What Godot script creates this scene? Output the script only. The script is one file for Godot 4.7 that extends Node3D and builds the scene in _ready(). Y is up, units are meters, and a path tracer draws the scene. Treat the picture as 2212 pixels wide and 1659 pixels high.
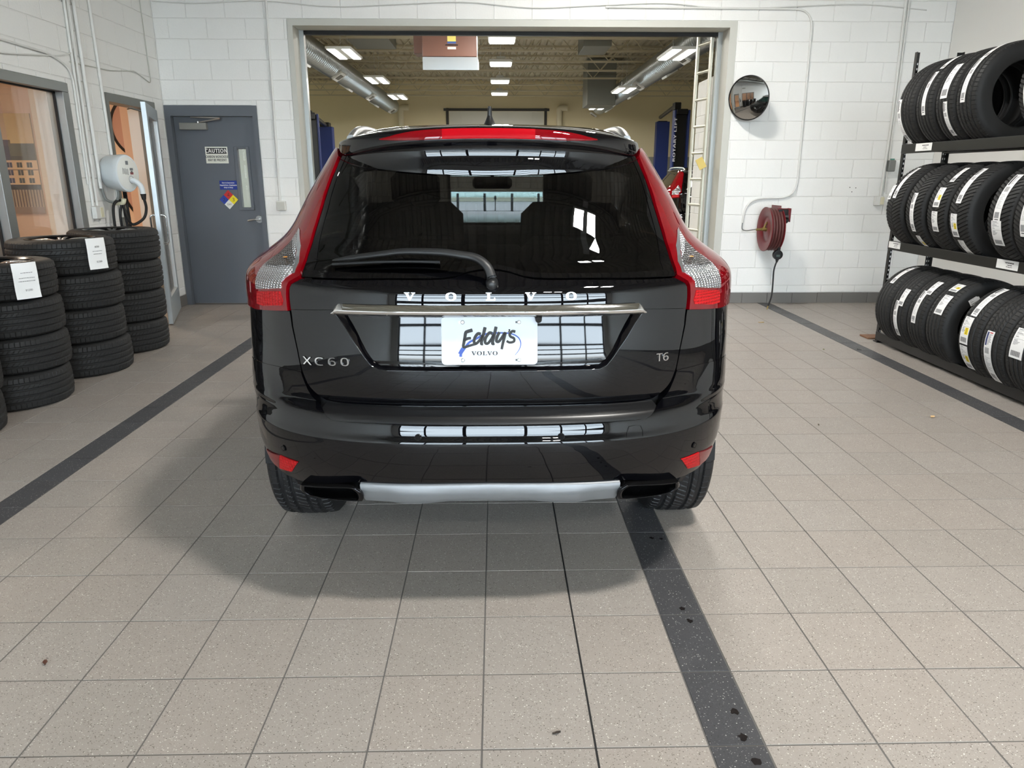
extends Node3D
# A dealership service drive: a black SUV seen from behind, tyre stacks and rack, block walls, workshop beyond.
# Units metres, y up; the camera stands at x 0, z 0 and looks towards -z.

const CAM_H := 1.471
const ROOM_L := -3.68
const ROOM_R := 5.05
const ROOM_B := -8.7
const ROOM_F := 6.4
const DECK := 4.9
const JOIST := 4.25
const FAR := -29.4
const COURSE := 0.2067
const BLOCK := 0.4134
const COURSE0 := 0.213
const TILE := 0.305
const TX0 := -0.0448
const TZ0 := -2.521

var M := {}
var used := {}
var rng := RandomNumberGenerator.new()
var sans: Font
var serif: Font
var mono: Font

class MB:
	var v := PackedVector3Array()
	var n := PackedVector3Array()
	var t := PackedVector2Array()
	var x := Transform3D.IDENTITY

	func trin(a: Vector3, b: Vector3, c: Vector3, na: Vector3, nb: Vector3, nc: Vector3, ta := Vector2.ZERO, tb := Vector2.ZERO, tc := Vector2.ZERO) -> void:
		a = x * a; b = x * b; c = x * c
		var bs := x.basis
		na = (bs * na).normalized(); nb = (bs * nb).normalized(); nc = (bs * nc).normalized()
		var g := (c - a).cross(b - a)
		if g.dot(na + nb + nc) < 0.0:
			v.append(a); v.append(c); v.append(b); n.append(na); n.append(nc); n.append(nb); t.append(ta); t.append(tc); t.append(tb)
		else:
			v.append(a); v.append(b); v.append(c); n.append(na); n.append(nb); n.append(nc); t.append(ta); t.append(tb); t.append(tc)

	func tri(a: Vector3, b: Vector3, c: Vector3) -> void:
		var g := (c - a).cross(b - a)
		if g.length_squared() < 1e-16:
			return
		g = g.normalized()
		trin(a, b, c, g, g, g)

	func quad(a: Vector3, b: Vector3, c: Vector3, d: Vector3) -> void:
		tri(a, b, c); tri(a, c, d)

	func quadt(a: Vector3, b: Vector3, c: Vector3, d: Vector3) -> void:   # uv: a (0,0) b (1,0) c (1,1) d (0,1)
		var g := (c - a).cross(b - a).normalized()
		trin(a, b, c, g, g, g, Vector2(0, 0), Vector2(1, 0), Vector2(1, 1))
		trin(a, c, d, g, g, g, Vector2(0, 0), Vector2(1, 1), Vector2(0, 1))

	func box(c: Vector3, s: Vector3, b := 0.0) -> void:
		var h := s * 0.5
		if b <= 0.0:
			for ax in 3:
				for sg in [-1.0, 1.0]:
					var e := Vector3.ZERO; e[ax] = sg * h[ax]
					var p := Vector3.ZERO; p[(ax + 1) % 3] = h[(ax + 1) % 3]
					var q := Vector3.ZERO; q[(ax + 2) % 3] = h[(ax + 2) % 3]
					var nn := Vector3.ZERO; nn[ax] = sg
					trin(c + e - p - q, c + e + p - q, c + e + p + q, nn, nn, nn)
					trin(c + e - p - q, c + e + p + q, c + e - p + q, nn, nn, nn)
			return
		b = minf(b, minf(h.x, minf(h.y, h.z)) * 0.95)
		var i := h - Vector3(b, b, b)
		for ax in 3:
			for sg in [-1.0, 1.0]:
				var e := Vector3.ZERO; e[ax] = sg * h[ax]
				var p := Vector3.ZERO; p[(ax + 1) % 3] = i[(ax + 1) % 3]
				var q := Vector3.ZERO; q[(ax + 2) % 3] = i[(ax + 2) % 3]
				var nn := Vector3.ZERO; nn[ax] = sg
				trin(c + e - p - q, c + e + p - q, c + e + p + q, nn, nn, nn)
				trin(c + e - p - q, c + e + p + q, c + e - p + q, nn, nn, nn)
		for ax in 3:
			var bx := (ax + 1) % 3
			var cx := (ax + 2) % 3
			for s1 in [-1.0, 1.0]:
				for s2 in [-1.0, 1.0]:
					var n1 := Vector3.ZERO; n1[bx] = s1
					var n2 := Vector3.ZERO; n2[cx] = s2
					var l := Vector3.ZERO; l[ax] = i[ax]
					var p1 := c; p1[bx] += s1 * h[bx]; p1[cx] += s2 * i[cx]
					var p2 := c; p2[bx] += s1 * i[bx]; p2[cx] += s2 * h[cx]
					trin(p1 - l, p1 + l, p2 + l, n1, n1, n2)
					trin(p1 - l, p2 + l, p2 - l, n1, n2, n2)
		for s1 in [-1.0, 1.0]:
			for s2 in [-1.0, 1.0]:
				for s3 in [-1.0, 1.0]:
					var sg := Vector3(s1, s2, s3)
					trin(c + sg * Vector3(h.x, i.y, i.z), c + sg * Vector3(i.x, h.y, i.z), c + sg * Vector3(i.x, i.y, h.z), Vector3(s1, 0, 0), Vector3(0, s2, 0), Vector3(0, 0, s3))

	func grid(P: Array, cu := false, cv := false, flat := false, uvs := Vector2(1, 1)) -> void:   # P: rows of PackedVector3Array
		var R := P.size()
		var K: int = P[0].size()
		var N := []
		for r in R:
			var row := PackedVector3Array(); row.resize(K)
			for k in K:
				var k0 := (k - 1 + K) % K if cu else maxi(k - 1, 0)
				var k1 := (k + 1) % K if cu else mini(k + 1, K - 1)
				var r0 := (r - 1 + R) % R if cv else maxi(r - 1, 0)
				var r1 := (r + 1) % R if cv else mini(r + 1, R - 1)
				var g: Vector3 = (P[r][k1] - P[r][k0]).cross(P[r1][k] - P[r0][k])
				if g.length_squared() < 1e-18:
					g = (P[r1][k1] - P[r1][k0]).cross(P[r1][k] - P[r0][k]) + (P[r0][k1] - P[r0][k0]).cross(P[r1][k] - P[r0][k])
				row[k] = g.normalized()
			N.append(row)
		for r in (R if cv else R - 1):
			var q := (r + 1) % R
			for k in (K if cu else K - 1):
				var j := (k + 1) % K
				var a: Vector3 = P[r][k]; var b: Vector3 = P[r][j]; var c: Vector3 = P[q][j]; var d: Vector3 = P[q][k]
				if flat:
					quad(a, b, c, d)
					continue
				var ta := Vector2(float(k) / (K - 1), float(r) / (R - 1)) * uvs
				var tc := Vector2(float(k + 1) / (K - 1), float(r + 1) / (R - 1)) * uvs
				var na: Vector3 = N[r][k]; var nb: Vector3 = N[r][j]; var nc: Vector3 = N[q][j]; var nd: Vector3 = N[q][k]
				if (b - a).length_squared() > 1e-14:
					trin(a, b, c, na, nb, nc, ta, Vector2(tc.x, ta.y), tc)
				if (c - d).length_squared() > 1e-14:
					trin(a, c, d, na, nc, nd, ta, tc, Vector2(ta.x, tc.y))

	func ring(c: Vector3, ax: Vector3, r: float, seg: int) -> PackedVector3Array:
		ax = ax.normalized()
		var p := ax.cross(Vector3.UP if absf(ax.y) < 0.9 else Vector3.RIGHT).normalized()
		var q := ax.cross(p)
		var o := PackedVector3Array()
		for k in seg:
			var a := TAU * k / seg
			o.append(c + (p * cos(a) + q * sin(a)) * r)
		return o

	func disc(c: Vector3, ax: Vector3, r: float, seg := 16) -> void:
		var o := ring(c, ax, r, seg)
		ax = ax.normalized()
		for k in seg:
			trin(c, o[k], o[(k + 1) % seg], ax, ax, ax)

	func cyl(a: Vector3, b: Vector3, r0: float, r1 := -1.0, seg := 16, caps := true) -> void:
		if r1 < 0.0:
			r1 = r0
		var A := ring(a, b - a, r0, seg)
		var B := ring(b, b - a, r1, seg)
		for k in seg:
			var j := (k + 1) % seg
			var nk := (A[k] - a + B[k] - b).normalized()
			var nj := (A[j] - a + B[j] - b).normalized()
			trin(A[k], A[j], B[j], nk, nj, nj)
			trin(A[k], B[j], B[k], nk, nj, nk)
		if caps:
			if r0 > 0.0:
				disc(a, a - b, r0, seg)
			if r1 > 0.0:
				disc(b, b - a, r1, seg)

	func tube(path: PackedVector3Array, r: float, seg := 8, caps := true) -> void:
		var rows := []
		var up := Vector3.ZERO
		for k in path.size():
			var d := (path[mini(k + 1, path.size() - 1)] - path[maxi(k - 1, 0)]).normalized()
			if up == Vector3.ZERO:
				up = d.cross(Vector3.UP if absf(d.y) < 0.9 else Vector3.RIGHT).normalized()
			up = (up - d * up.dot(d)).normalized()
			var q := d.cross(up)
			var row := PackedVector3Array()
			for s in seg:
				var an := TAU * s / seg
				row.append(path[k] + (up * cos(an) + q * sin(an)) * r)
			rows.append(row)
		grid(rows, true)
		if caps:
			for e in [0, path.size() - 1]:
				var c: Vector3 = path[e]
				var row: PackedVector3Array = rows[e]
				var nn := (path[0] - path[1]).normalized() if e == 0 else (path[e] - path[e - 1]).normalized()
				for s in seg:
					trin(c, row[s], row[(s + 1) % seg], nn, nn, nn)

	func lathe(prof: PackedVector2Array, seg := 32) -> void:   # profile (radius, height), about y; creases where the profile turns sharply
		var m := prof.size()
		for i in m - 1:
			var a := prof[i]
			var b := prof[i + 1]
			if a.distance_squared_to(b) < 1e-12:
				continue
			var d := (b - a).normalized()
			var na := Vector2(d.y, -d.x)
			var nb := na
			if i > 0 and prof[i - 1].distance_squared_to(a) > 1e-12:
				var e := (a - prof[i - 1]).normalized()
				if e.dot(d) > 0.75:
					na = (na + Vector2(e.y, -e.x)).normalized()
			if i < m - 2 and prof[i + 2].distance_squared_to(b) > 1e-12:
				var e2 := (prof[i + 2] - b).normalized()
				if e2.dot(d) > 0.75:
					nb = (nb + Vector2(e2.y, -e2.x)).normalized()
			for s in seg:
				var c0 := cos(TAU * s / seg); var s0 := sin(TAU * s / seg)
				var c1 := cos(TAU * (s + 1) / seg); var s1 := sin(TAU * (s + 1) / seg)
				var p00 := Vector3(a.x * c0, a.y, a.x * s0); var p01 := Vector3(a.x * c1, a.y, a.x * s1)
				var p10 := Vector3(b.x * c0, b.y, b.x * s0); var p11 := Vector3(b.x * c1, b.y, b.x * s1)
				var n00 := Vector3(na.x * c0, na.y, na.x * s0); var n01 := Vector3(na.x * c1, na.y, na.x * s1)
				var n10 := Vector3(nb.x * c0, nb.y, nb.x * s0); var n11 := Vector3(nb.x * c1, nb.y, nb.x * s1)
				if a.x > 1e-6:
					trin(p00, p01, p11, n00, n01, n11)
				if b.x > 1e-6:
					trin(p00, p11, p10, n00, n11, n10)

	func prism(poly: PackedVector2Array, d: float, z0 := 0.0) -> void:   # outline in xy, from z0 to z0 + d
		var ix := Geometry2D.triangulate_polygon(poly)
		for k in range(0, ix.size(), 3):
			var a := poly[ix[k]]; var b := poly[ix[k + 1]]; var c := poly[ix[k + 2]]
			for s in 2:
				var z := z0 + d * s
				var nn := Vector3(0, 0, signf(d) * (1.0 if s == 1 else -1.0))
				trin(Vector3(a.x, a.y, z), Vector3(b.x, b.y, z), Vector3(c.x, c.y, z), nn, nn, nn)
		for k in poly.size():
			var p := poly[k]; var q := poly[(k + 1) % poly.size()]
			quad(Vector3(p.x, p.y, z0), Vector3(q.x, q.y, z0), Vector3(q.x, q.y, z0 + d), Vector3(p.x, p.y, z0 + d))

	func mesh() -> ArrayMesh:
		var arr := []; arr.resize(Mesh.ARRAY_MAX)
		arr[Mesh.ARRAY_VERTEX] = v; arr[Mesh.ARRAY_NORMAL] = n; arr[Mesh.ARRAY_TEX_UV] = t
		var am := ArrayMesh.new()
		if v.size() > 0:
			am.add_surface_from_arrays(Mesh.PRIMITIVE_TRIANGLES, arr)
		return am

func numbered(s: String) -> String:
	if not used.has(s):
		used[s] = 0
		return s
	used[s] += 1
	return "%s_%03d" % [s, used[s]]

func put(called: String, mesh: Mesh, m: Material, parent: Node = null) -> MeshInstance3D:
	var o := MeshInstance3D.new()
	o.mesh = mesh
	o.material_override = m
	o.name = called if parent else numbered(called)
	(parent if parent else self).add_child(o, true)
	return o

func obj(called: String, b: MB, m: Material, parent: Node = null) -> MeshInstance3D:
	return put(called, b.mesh(), m, parent)

func tag(o: Node, label: String, category: String, group := "") -> Node:
	o.set_meta("label", label)
	o.set_meta("category", category)
	if group:
		o.set_meta("group", group)
	return o

func thing(called: String, label: String, category: String, at := Vector3.ZERO, group := "") -> Node3D:
	var o := Node3D.new()
	o.name = numbered(called)
	add_child(o)
	o.position = at
	tag(o, label, category, group)
	return o

func struct_node(called: String, label := "", category := "") -> Node3D:
	var o := Node3D.new()
	o.name = called
	add_child(o)
	o.set_meta("kind", "structure")
	if label:
		o.set_meta("label", label)
		o.set_meta("category", category)
	return o

func mat(key: String, c: Color, rough := 0.6, metal := 0.0, spec := 0.5) -> StandardMaterial3D:
	if M.has(key):
		return M[key]
	var m := StandardMaterial3D.new()
	m.resource_name = key
	m.albedo_color = c
	m.roughness = rough
	m.metallic = metal
	m.metallic_specular = spec
	M[key] = m
	return m

func glass(key: String, c: Color, alpha: float) -> StandardMaterial3D:
	var m := mat(key, Color(c.r, c.g, c.b, alpha), 0.0)
	m.transparency = BaseMaterial3D.TRANSPARENCY_ALPHA
	return m

func rgb(r: int, g: int, b: int) -> Color:
	return Color8(r, g, b)

func noise_tex(size: int, freq: float, sd: int, octaves := 4, lo := Color.BLACK, hi := Color.WHITE, as_normal := false) -> ImageTexture:
	var f := FastNoiseLite.new()
	f.seed = sd
	f.frequency = freq
	f.fractal_octaves = octaves
	var im := f.get_seamless_image(size, size)
	im.convert(Image.FORMAT_RGB8)
	if as_normal:
		im.bump_map_to_normal_map(4.0)
		return ImageTexture.create_from_image(im)
	var d := im.get_data()
	for k in size * size:
		var w := d[k * 3] / 255.0
		var c := lo.lerp(hi, w)
		d[k * 3] = int(c.r * 255.0); d[k * 3 + 1] = int(c.g * 255.0); d[k * 3 + 2] = int(c.b * 255.0)
	return ImageTexture.create_from_image(Image.create_from_data(size, size, false, Image.FORMAT_RGB8, d))

func tri_map(m: StandardMaterial3D, per_metre: float, world := true) -> void:
	m.uv1_triplanar = true
	m.uv1_world_triplanar = world
	m.uv1_scale = Vector3.ONE * per_metre

func text(parent: Node, called: String, s: String, cap: float, depth: float, m: Material, font: Font, at: Transform3D, stretch := 1.0, centred := true) -> MeshInstance3D:
	var tm := TextMesh.new()
	tm.font = font
	tm.text = s
	tm.font_size = 96
	tm.pixel_size = cap / (96.0 * 0.715)
	tm.depth = depth
	tm.curve_step = 1.0
	tm.horizontal_alignment = HORIZONTAL_ALIGNMENT_CENTER if centred else HORIZONTAL_ALIGNMENT_LEFT
	tm.vertical_alignment = VERTICAL_ALIGNMENT_CENTER
	var o := put(called, tm, m, parent)
	o.transform = at * Transform3D(Basis.from_scale(Vector3(stretch, 1, 1)), Vector3.ZERO)
	return o

func face(o: Vector3, right: Vector3, up: Vector3) -> Transform3D:   # a frame whose x runs right, y up and z out of the surface
	var r := right.normalized()
	var u := (up - r * up.dot(r)).normalized()
	return Transform3D(Basis(r, u, r.cross(u)), o)

func spline(pts: Array, step := 6) -> PackedVector3Array:   # Catmull-Rom through the points
	var o := PackedVector3Array()
	for i in pts.size() - 1:
		var p0: Vector3 = pts[maxi(i - 1, 0)]; var p1: Vector3 = pts[i]; var p2: Vector3 = pts[i + 1]; var p3: Vector3 = pts[mini(i + 2, pts.size() - 1)]
		for k in step:
			o.append(p1.cubic_interpolate(p2, p0, p3, float(k) / step))
	o.append(pts[-1])
	return o

func rounded(pts: Array, r: float, steps := 5) -> PackedVector3Array:   # polyline with rounded corners
	var o := PackedVector3Array([pts[0]])
	for i in range(1, pts.size() - 1):
		var p: Vector3 = pts[i]
		var a: Vector3 = (pts[i - 1] - p).normalized() * r
		var b: Vector3 = (pts[i + 1] - p).normalized() * r
		for k in steps + 1:
			var w := float(k) / steps
			o.append((p + a).lerp(p, w).lerp(p.lerp(p + b, w), w))
	o.append(pts[-1])
	return o

func round_rect(w: float, h: float, r: float, steps := 5) -> PackedVector2Array:
	var o := PackedVector2Array()
	for q in 4:
		var c := Vector2((w / 2 - r) * (1 if q in [0, 3] else -1), (h / 2 - r) * (1 if q in [0, 1] else -1))
		for k in steps + 1:
			var a := PI / 2 * (q + float(k) / steps)
			o.append(c + Vector2(cos(a), sin(a)) * r)
	return o

func _ready() -> void:
	rng.seed = 7
	# camera
	var cam := Camera3D.new()
	cam.name = "camera"
	cam.position = Vector3(0, CAM_H, 0)
	cam.rotation = Vector3(-0.277295, -0.021840, 0.000692)
	cam.fov = 55.53
	cam.near = 0.05
	cam.far = 300.0
	add_child(cam)
	cam.current = true
	# overcast sky
	var sky_m := ProceduralSkyMaterial.new()
	sky_m.sky_top_color = Color(0.80, 0.88, 0.95)
	sky_m.sky_horizon_color = Color(0.90, 0.95, 0.98)
	sky_m.ground_bottom_color = Color(0.42, 0.43, 0.42)
	sky_m.ground_horizon_color = Color(0.55, 0.56, 0.55)
	sky_m.sun_angle_max = 1.0
	var sky := Sky.new()
	sky.sky_material = sky_m
	var env := Environment.new()
	env.background_mode = Environment.BG_SKY
	env.sky = sky
	env.background_energy_multiplier = SKY_E
	env.tonemap_mode = Environment.TONE_MAPPER_LINEAR
	env.tonemap_exposure = EXPOSURE
	env.sdfgi_enabled = true
	env.ssao_enabled = true
	env.ssil_enabled = true
	var we := WorldEnvironment.new()
	we.name = "environment"
	we.environment = env
	add_child(we)

	sans = SystemFont.new(); sans.font_names = PackedStringArray(["Droid Sans"]); sans.font_weight = 700
	serif = SystemFont.new(); serif.font_names = PackedStringArray(["Droid Serif"]); serif.font_weight = 700
	mono = SystemFont.new(); mono.font_names = PackedStringArray(["Droid Sans"])
	make_materials()

	# lamps of the service drive
	for q in [[1.3, -6.4, 0.85], [1.4, -1.22, 1.15], [1.3, 4.0, 0.9]]:
		bay_lamp(Vector3(q[0], 4.2, q[1]), ROOM_LAMP * q[2], "white twin-panel lamp on the ceiling joists of the tiled drive", "twin-panel lamps over the tiled drive", 0.165, 0.22, 0.3)
	# lamps of the workshop
	for z in [-12.6, -15.8, -19.0, -22.4, -25.6]:
		flat_lamp(Vector3(0.14, 4.05, z), SHOP_LAMP, "flat white lamp in the middle row of the workshop ceiling")
	for z in [-11.8, -15.6, -19.7, -23.7]:
		bay_lamp(Vector3(-2.95, 3.75, z), SHOP_LAMP * 0.5, "twin-bar lamp hanging beside the duct on the heater side of the workshop", "lamps on the heater side of the workshop")
	for z in [-14.5, -20.3, -25.3]:
		bay_lamp(Vector3(3.35, 3.6, z), SHOP_LAMP * 0.5, "twin-bar lamp hanging under the duct on the ladder side of the workshop", "lamps on the ladder side of the workshop")

	print("structure")
	build_floor()
	build_walls()
	build_ceilings()
	build_front()
	build_showroom()
	build_workshop_shell()
	print("car")
	build_car()
	print("tyres")
	build_tyres()
	print("wall things")
	build_wall_things()
	print("workshop")
	build_workshop()
	print("small things")
	build_small()
	print("done")

const SKY_E := 27.0
const EXPOSURE := 1.0
const ROOM_LAMP := 17.0
const SHOP_LAMP := 15.0

func make_materials() -> void:
	# speckled porcelain: flecks of stone in a grey body
	var size := 1536
	var sets := [["tile", rgb(151, 144, 137), 1.0], ["strip", rgb(70, 70, 72), 0.7]]
	for s in sets:
		var d := PackedByteArray()
		d.resize(size * size * 3)
		var c: Color = s[1]
		var fn := FastNoiseLite.new()
		fn.seed = 3
		fn.frequency = 0.004
		var soft := fn.get_seamless_image(size, size).get_data()
		var rg := RandomNumberGenerator.new(); rg.seed = 11
		var br := int(c.r * 255); var bg := int(c.g * 255); var bb := int(c.b * 255)
		for k in size * size:
			var w := (rg.randi() & 15) - 8 + (soft[k] - 128) / 34
			d[k * 3] = br + w; d[k * 3 + 1] = bg + w; d[k * 3 + 2] = bb + w
		var im := Image.create_from_data(size, size, false, Image.FORMAT_RGB8, d)
		for k in 15500:
			var sort := 0 if k < 2700 else 1 if k < 9500 else 2   # white stone, dark stone, faint grains
			if sort == 1 and s[2] < 0.9 and k % 3 > 0:
				continue
			var col := Color8(228, 225, 217) if sort == 0 else Color8(int(br * 0.5), int(bg * 0.49), int(bb * 0.47)) if sort == 1 else c.lightened(0.22)
			col = col.lerp(c, rg.randf() * 0.55 if sort > 0 else rg.randf() * 0.35)
			var px := rg.randi() % (size - 10) + 2
			var py := rg.randi() % (size - 10) + 2
			var w := 2 + rg.randi() % 3
			var h := 2 + rg.randi() % 3
			im.fill_rect(Rect2i(px, py, w, h), col)
			if w > 2 and h > 2:
				im.fill_rect(Rect2i(px - 1, py + 1, w + 2, h - 2), col)
			else:
				im.set_pixel(px - 1, py, col.lerp(c, 0.5)); im.set_pixel(px + w, py + h - 1, col.lerp(c, 0.5))
		im.generate_mipmaps()
		var tex := ImageTexture.create_from_image(im)
		for k in 3:
			var m := mat("%s_%d" % [s[0], k], [Color(1, 1, 1), Color(0.985, 0.984, 0.982), Color(1.0, 0.994, 0.99)][k], 0.42, 0.0, 0.4)
			m.albedo_texture = tex
			tri_map(m, 1.0 / 0.98)
			m.uv1_offset = Vector3(0.31 * k, 0, 0.17 * k)
	mat("grout", rgb(98, 95, 92), 0.9)
	mat("joint_black", rgb(28, 28, 28), 0.7)
	var bump := noise_tex(512, 0.03, 5, 4)
	var wall := mat("wall_paint", rgb(237, 237, 234), 0.62, 0.0, 0.35)
	wall.heightmap_enabled = true; wall.heightmap_texture = bump; wall.heightmap_scale = 0.12
	tri_map(wall, 2.2)
	mat("mortar", rgb(232, 232, 229), 0.75)
	mat("smooth_wall", rgb(236, 235, 231), 0.6)
	mat("base_tile", rgb(112, 109, 105), 0.5)
	mat("white_paint", rgb(222, 222, 218), 0.45)
	mat("frame_white", rgb(196, 196, 188), 0.5)
	mat("door_grey", rgb(92, 97, 104), 0.42)
	mat("alu", rgb(150, 153, 152), 0.35, 0.75)
	mat("alu_grey", rgb(128, 130, 126), 0.45, 0.15)
	mat("chrome", rgb(225, 225, 225), 0.06, 1.0)
	mat("steel", rgb(190, 190, 188), 0.28, 0.95)
	mat("galv", rgb(176, 180, 180), 0.3, 0.9)
	mat("black_rubber", rgb(20, 20, 21), 0.55, 0.0, 0.45)
	mat("black_plastic", rgb(18, 18, 19), 0.4)
	mat("black_metal", rgb(15, 15, 16), 0.35)
	mat("deck", rgb(158, 152, 138), 0.7)
	mat("joist", rgb(150, 144, 130), 0.6)
	mat("joist_shop", rgb(186, 176, 150), 0.6)
	mat("deck_shop", rgb(178, 168, 144), 0.7)
	mat("cream", rgb(214, 200, 164), 0.7)
	mat("shop_grey", rgb(132, 130, 122), 0.7)
	mat("shop_floor", rgb(120, 116, 108), 0.35)
	mat("paper", rgb(232, 232, 230), 0.8)
	mat("ink", rgb(40, 40, 44), 0.8)
	mat("blue_lift", rgb(24, 42, 100), 0.4)
	mat("outdoor_ground", rgb(150, 148, 144), 0.9)
	glass("pane", Color(0.75, 0.82, 0.82), 0.06)
	var led := mat("led_panel", rgb(250, 250, 250), 0.5)
	led.emission_enabled = true; led.emission = Color(1, 1, 0.98); led.emission_energy_multiplier = 6.0

func lamp_light(parent: Node3D, at: Vector3, size: Vector2, energy: float, c := Color(1, 0.985, 0.96)) -> void:
	var l := AreaLight3D.new()
	l.name = "area_light"
	parent.add_child(l, true)
	l.position = at
	l.rotation_degrees = Vector3(-90, 0, 0)
	l.area_size = size
	l.light_energy = energy
	l.light_color = c
	l.area_range = 60.0
	l.shadow_enabled = true

func bay_lamp(at: Vector3, energy: float, label: String, group: String, off := 0.14, wide := 0.15, long := 1.2) -> void:
	var o := thing("bay_lamp", label, "lamp", at, group)
	var b := MB.new()
	b.box(Vector3(0, 0.05, 0), Vector3(2 * (off + wide / 2) + 0.06, 0.05, long + 0.06), 0.01)
	b.box(Vector3(0, 0.09, 0), Vector3(0.14, 0.04, 0.7), 0.01)
	obj("housing", b, M.white_paint, o)
	for s in [-1.0, 1.0]:
		var p := MB.new()
		p.box(Vector3(off * s, 0.018, 0), Vector3(wide, 0.012, long), 0.003)
		obj("light_bar", p, M.led_panel, o)
		lamp_light(o, Vector3(off * s, 0.005, 0), Vector2(wide, long), energy * 0.5)
		var c := MB.new()
		c.tube(PackedVector3Array([Vector3(0, 0.1, 0.3 * long * s), Vector3(0, DECK - at.y - 0.002, 0.3 * long * s)]), 0.004, 5)
		obj("hanger_cable", c, M.steel, o)

func flat_lamp(at: Vector3, energy: float, label: String) -> void:
	var o := thing("workshop_lamp", label, "lamp", at, "middle row of workshop lamps")
	var b := MB.new()
	b.box(Vector3(0, 0.06, 0), Vector3(0.56, 0.07, 0.66), 0.015)
	b.box(Vector3(0, 0.14, 0), Vector3(0.22, 0.1, 0.22), 0.02)
	b.cyl(Vector3(0, 0.15, 0), Vector3(0, DECK - at.y - 0.002, 0), 0.008, 0.008, 6)
	obj("housing", b, M.white_paint, o)
	var p := MB.new()
	p.box(Vector3(0, 0.012, 0), Vector3(0.5, 0.03, 0.6), 0.01)
	obj("light_panel", p, M.led_panel, o)
	lamp_light(o, Vector3(0, -0.008, 0), Vector2(0.5, 0.6), energy)

# ---------------------------------------------------------------- setting
func build_floor() -> void:
	var f := struct_node("floor", "speckled grey porcelain tile floor with dark stripes", "floor")
	var g := MB.new()
	g.box(Vector3((ROOM_L + ROOM_R) / 2, -0.06, (ROOM_B + ROOM_F) / 2), Vector3(ROOM_R - ROOM_L + 0.6, 0.116, ROOM_F - ROOM_B + 0.6))
	obj("grout_bed", g, M.grout, f)
	# columns of tiles: half-width dark strips at three places
	var cols := []
	var edge := -12.5
	while TX0 + edge * TILE < ROOM_R:
		var w := 0.5 if (absf(edge + 7.5) < 0.01 or absf(edge - 2.0) < 0.01 or absf(edge - 10.5) < 0.01) else 1.0
		cols.append([TX0 + edge * TILE, TX0 + (edge + w) * TILE, w < 0.9])
		edge += w
	var joint := 0.0022
	var meshes := {}
	var list := []
	var eye := Vector3(0, CAM_H, 0)
	for c in cols:
		var x0: float = maxf(c[0], ROOM_L)
		var x1: float = minf(c[1], ROOM_R)
		if x1 - x0 < 0.02:
			continue
		var r := -21
		while TZ0 + r * TILE < ROOM_F:
			var z0 := maxf(TZ0 + r * TILE, ROOM_B)
			var z1 := minf(TZ0 + (r + 1) * TILE, ROOM_F)
			r += 1
			if z1 - z0 < 0.02:
				continue
			var ce := Vector3((x0 + x1) / 2, 0, (z0 + z1) / 2)
			var seen := 0.0
			if ce.z < -0.9:
				var d := ce - eye
				var ang := absf(ce.x) / -ce.z
				if ang < 0.80 and -ce.z > 1.0:
					seen = (x1 - x0) * (z1 - z0) * CAM_H / pow(d.length(), 3)
					if absf(ce.x) < 0.75 and ce.z < -2.9 and ce.z > -7.0:
						seen *= 0.05
			list.append([seen, ce, x1 - x0 - joint * 2, z1 - z0 - joint * 2, c[2]])
	list.sort_custom(func(a, b): return a[0] > b[0])
	var rest := [MB.new(), MB.new()]
	for k in list.size():
		var it: Array = list[k]
		var lift := rng.randf_range(-0.0005, 0.0005)
		if k < 300 and it[0] > 0.0:
			var key := "%.3f_%.3f" % [it[2], it[3]]
			if not meshes.has(key):
				var b := MB.new()
				b.box(Vector3(0, -0.005, 0), Vector3(it[2], 0.01, it[3]), 0.0012)
				meshes[key] = b.mesh()
			var o := put("tile", meshes[key], M["%s_%d" % ["strip" if it[4] else "tile", rng.randi() % 3]], f)
			o.position = it[1] + Vector3(0, lift, 0)
		else:
			rest[1 if it[4] else 0].box(it[1] + Vector3(0, -0.005 + lift, 0), Vector3(it[2], 0.01, it[3]), 0.0012)
	for k in 2:
		var o := obj(["tiles_beyond", "strip_tiles_beyond"][k], rest[k], M[["tile_0", "strip_0"][k]], f)
		o.set_meta("kind", "stuff")
	# open expansion joint beside the middle stripe: dark sealant in the groove
	var j := MB.new()
	j.box(Vector3(TX0 + TILE, -0.0012, -3.0), Vector3(0.0056, 0.004, 6.2))
	obj("expansion_joint", j, M.joint_black, f)

func slab(b: MB, lo: Vector3, hi: Vector3) -> void:
	b.box((lo + hi) / 2, hi - lo)

var block_meshes := {}
func block_mesh(w: float, h: float) -> Mesh:
	var key := "%.3f_%.3f" % [w, h]
	if not block_meshes.has(key):
		var b := MB.new()
		b.box(Vector3(0, 0, -0.011), Vector3(w, h, 0.022), 0.004)
		block_meshes[key] = b.mesh()
	return block_meshes[key]

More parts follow.
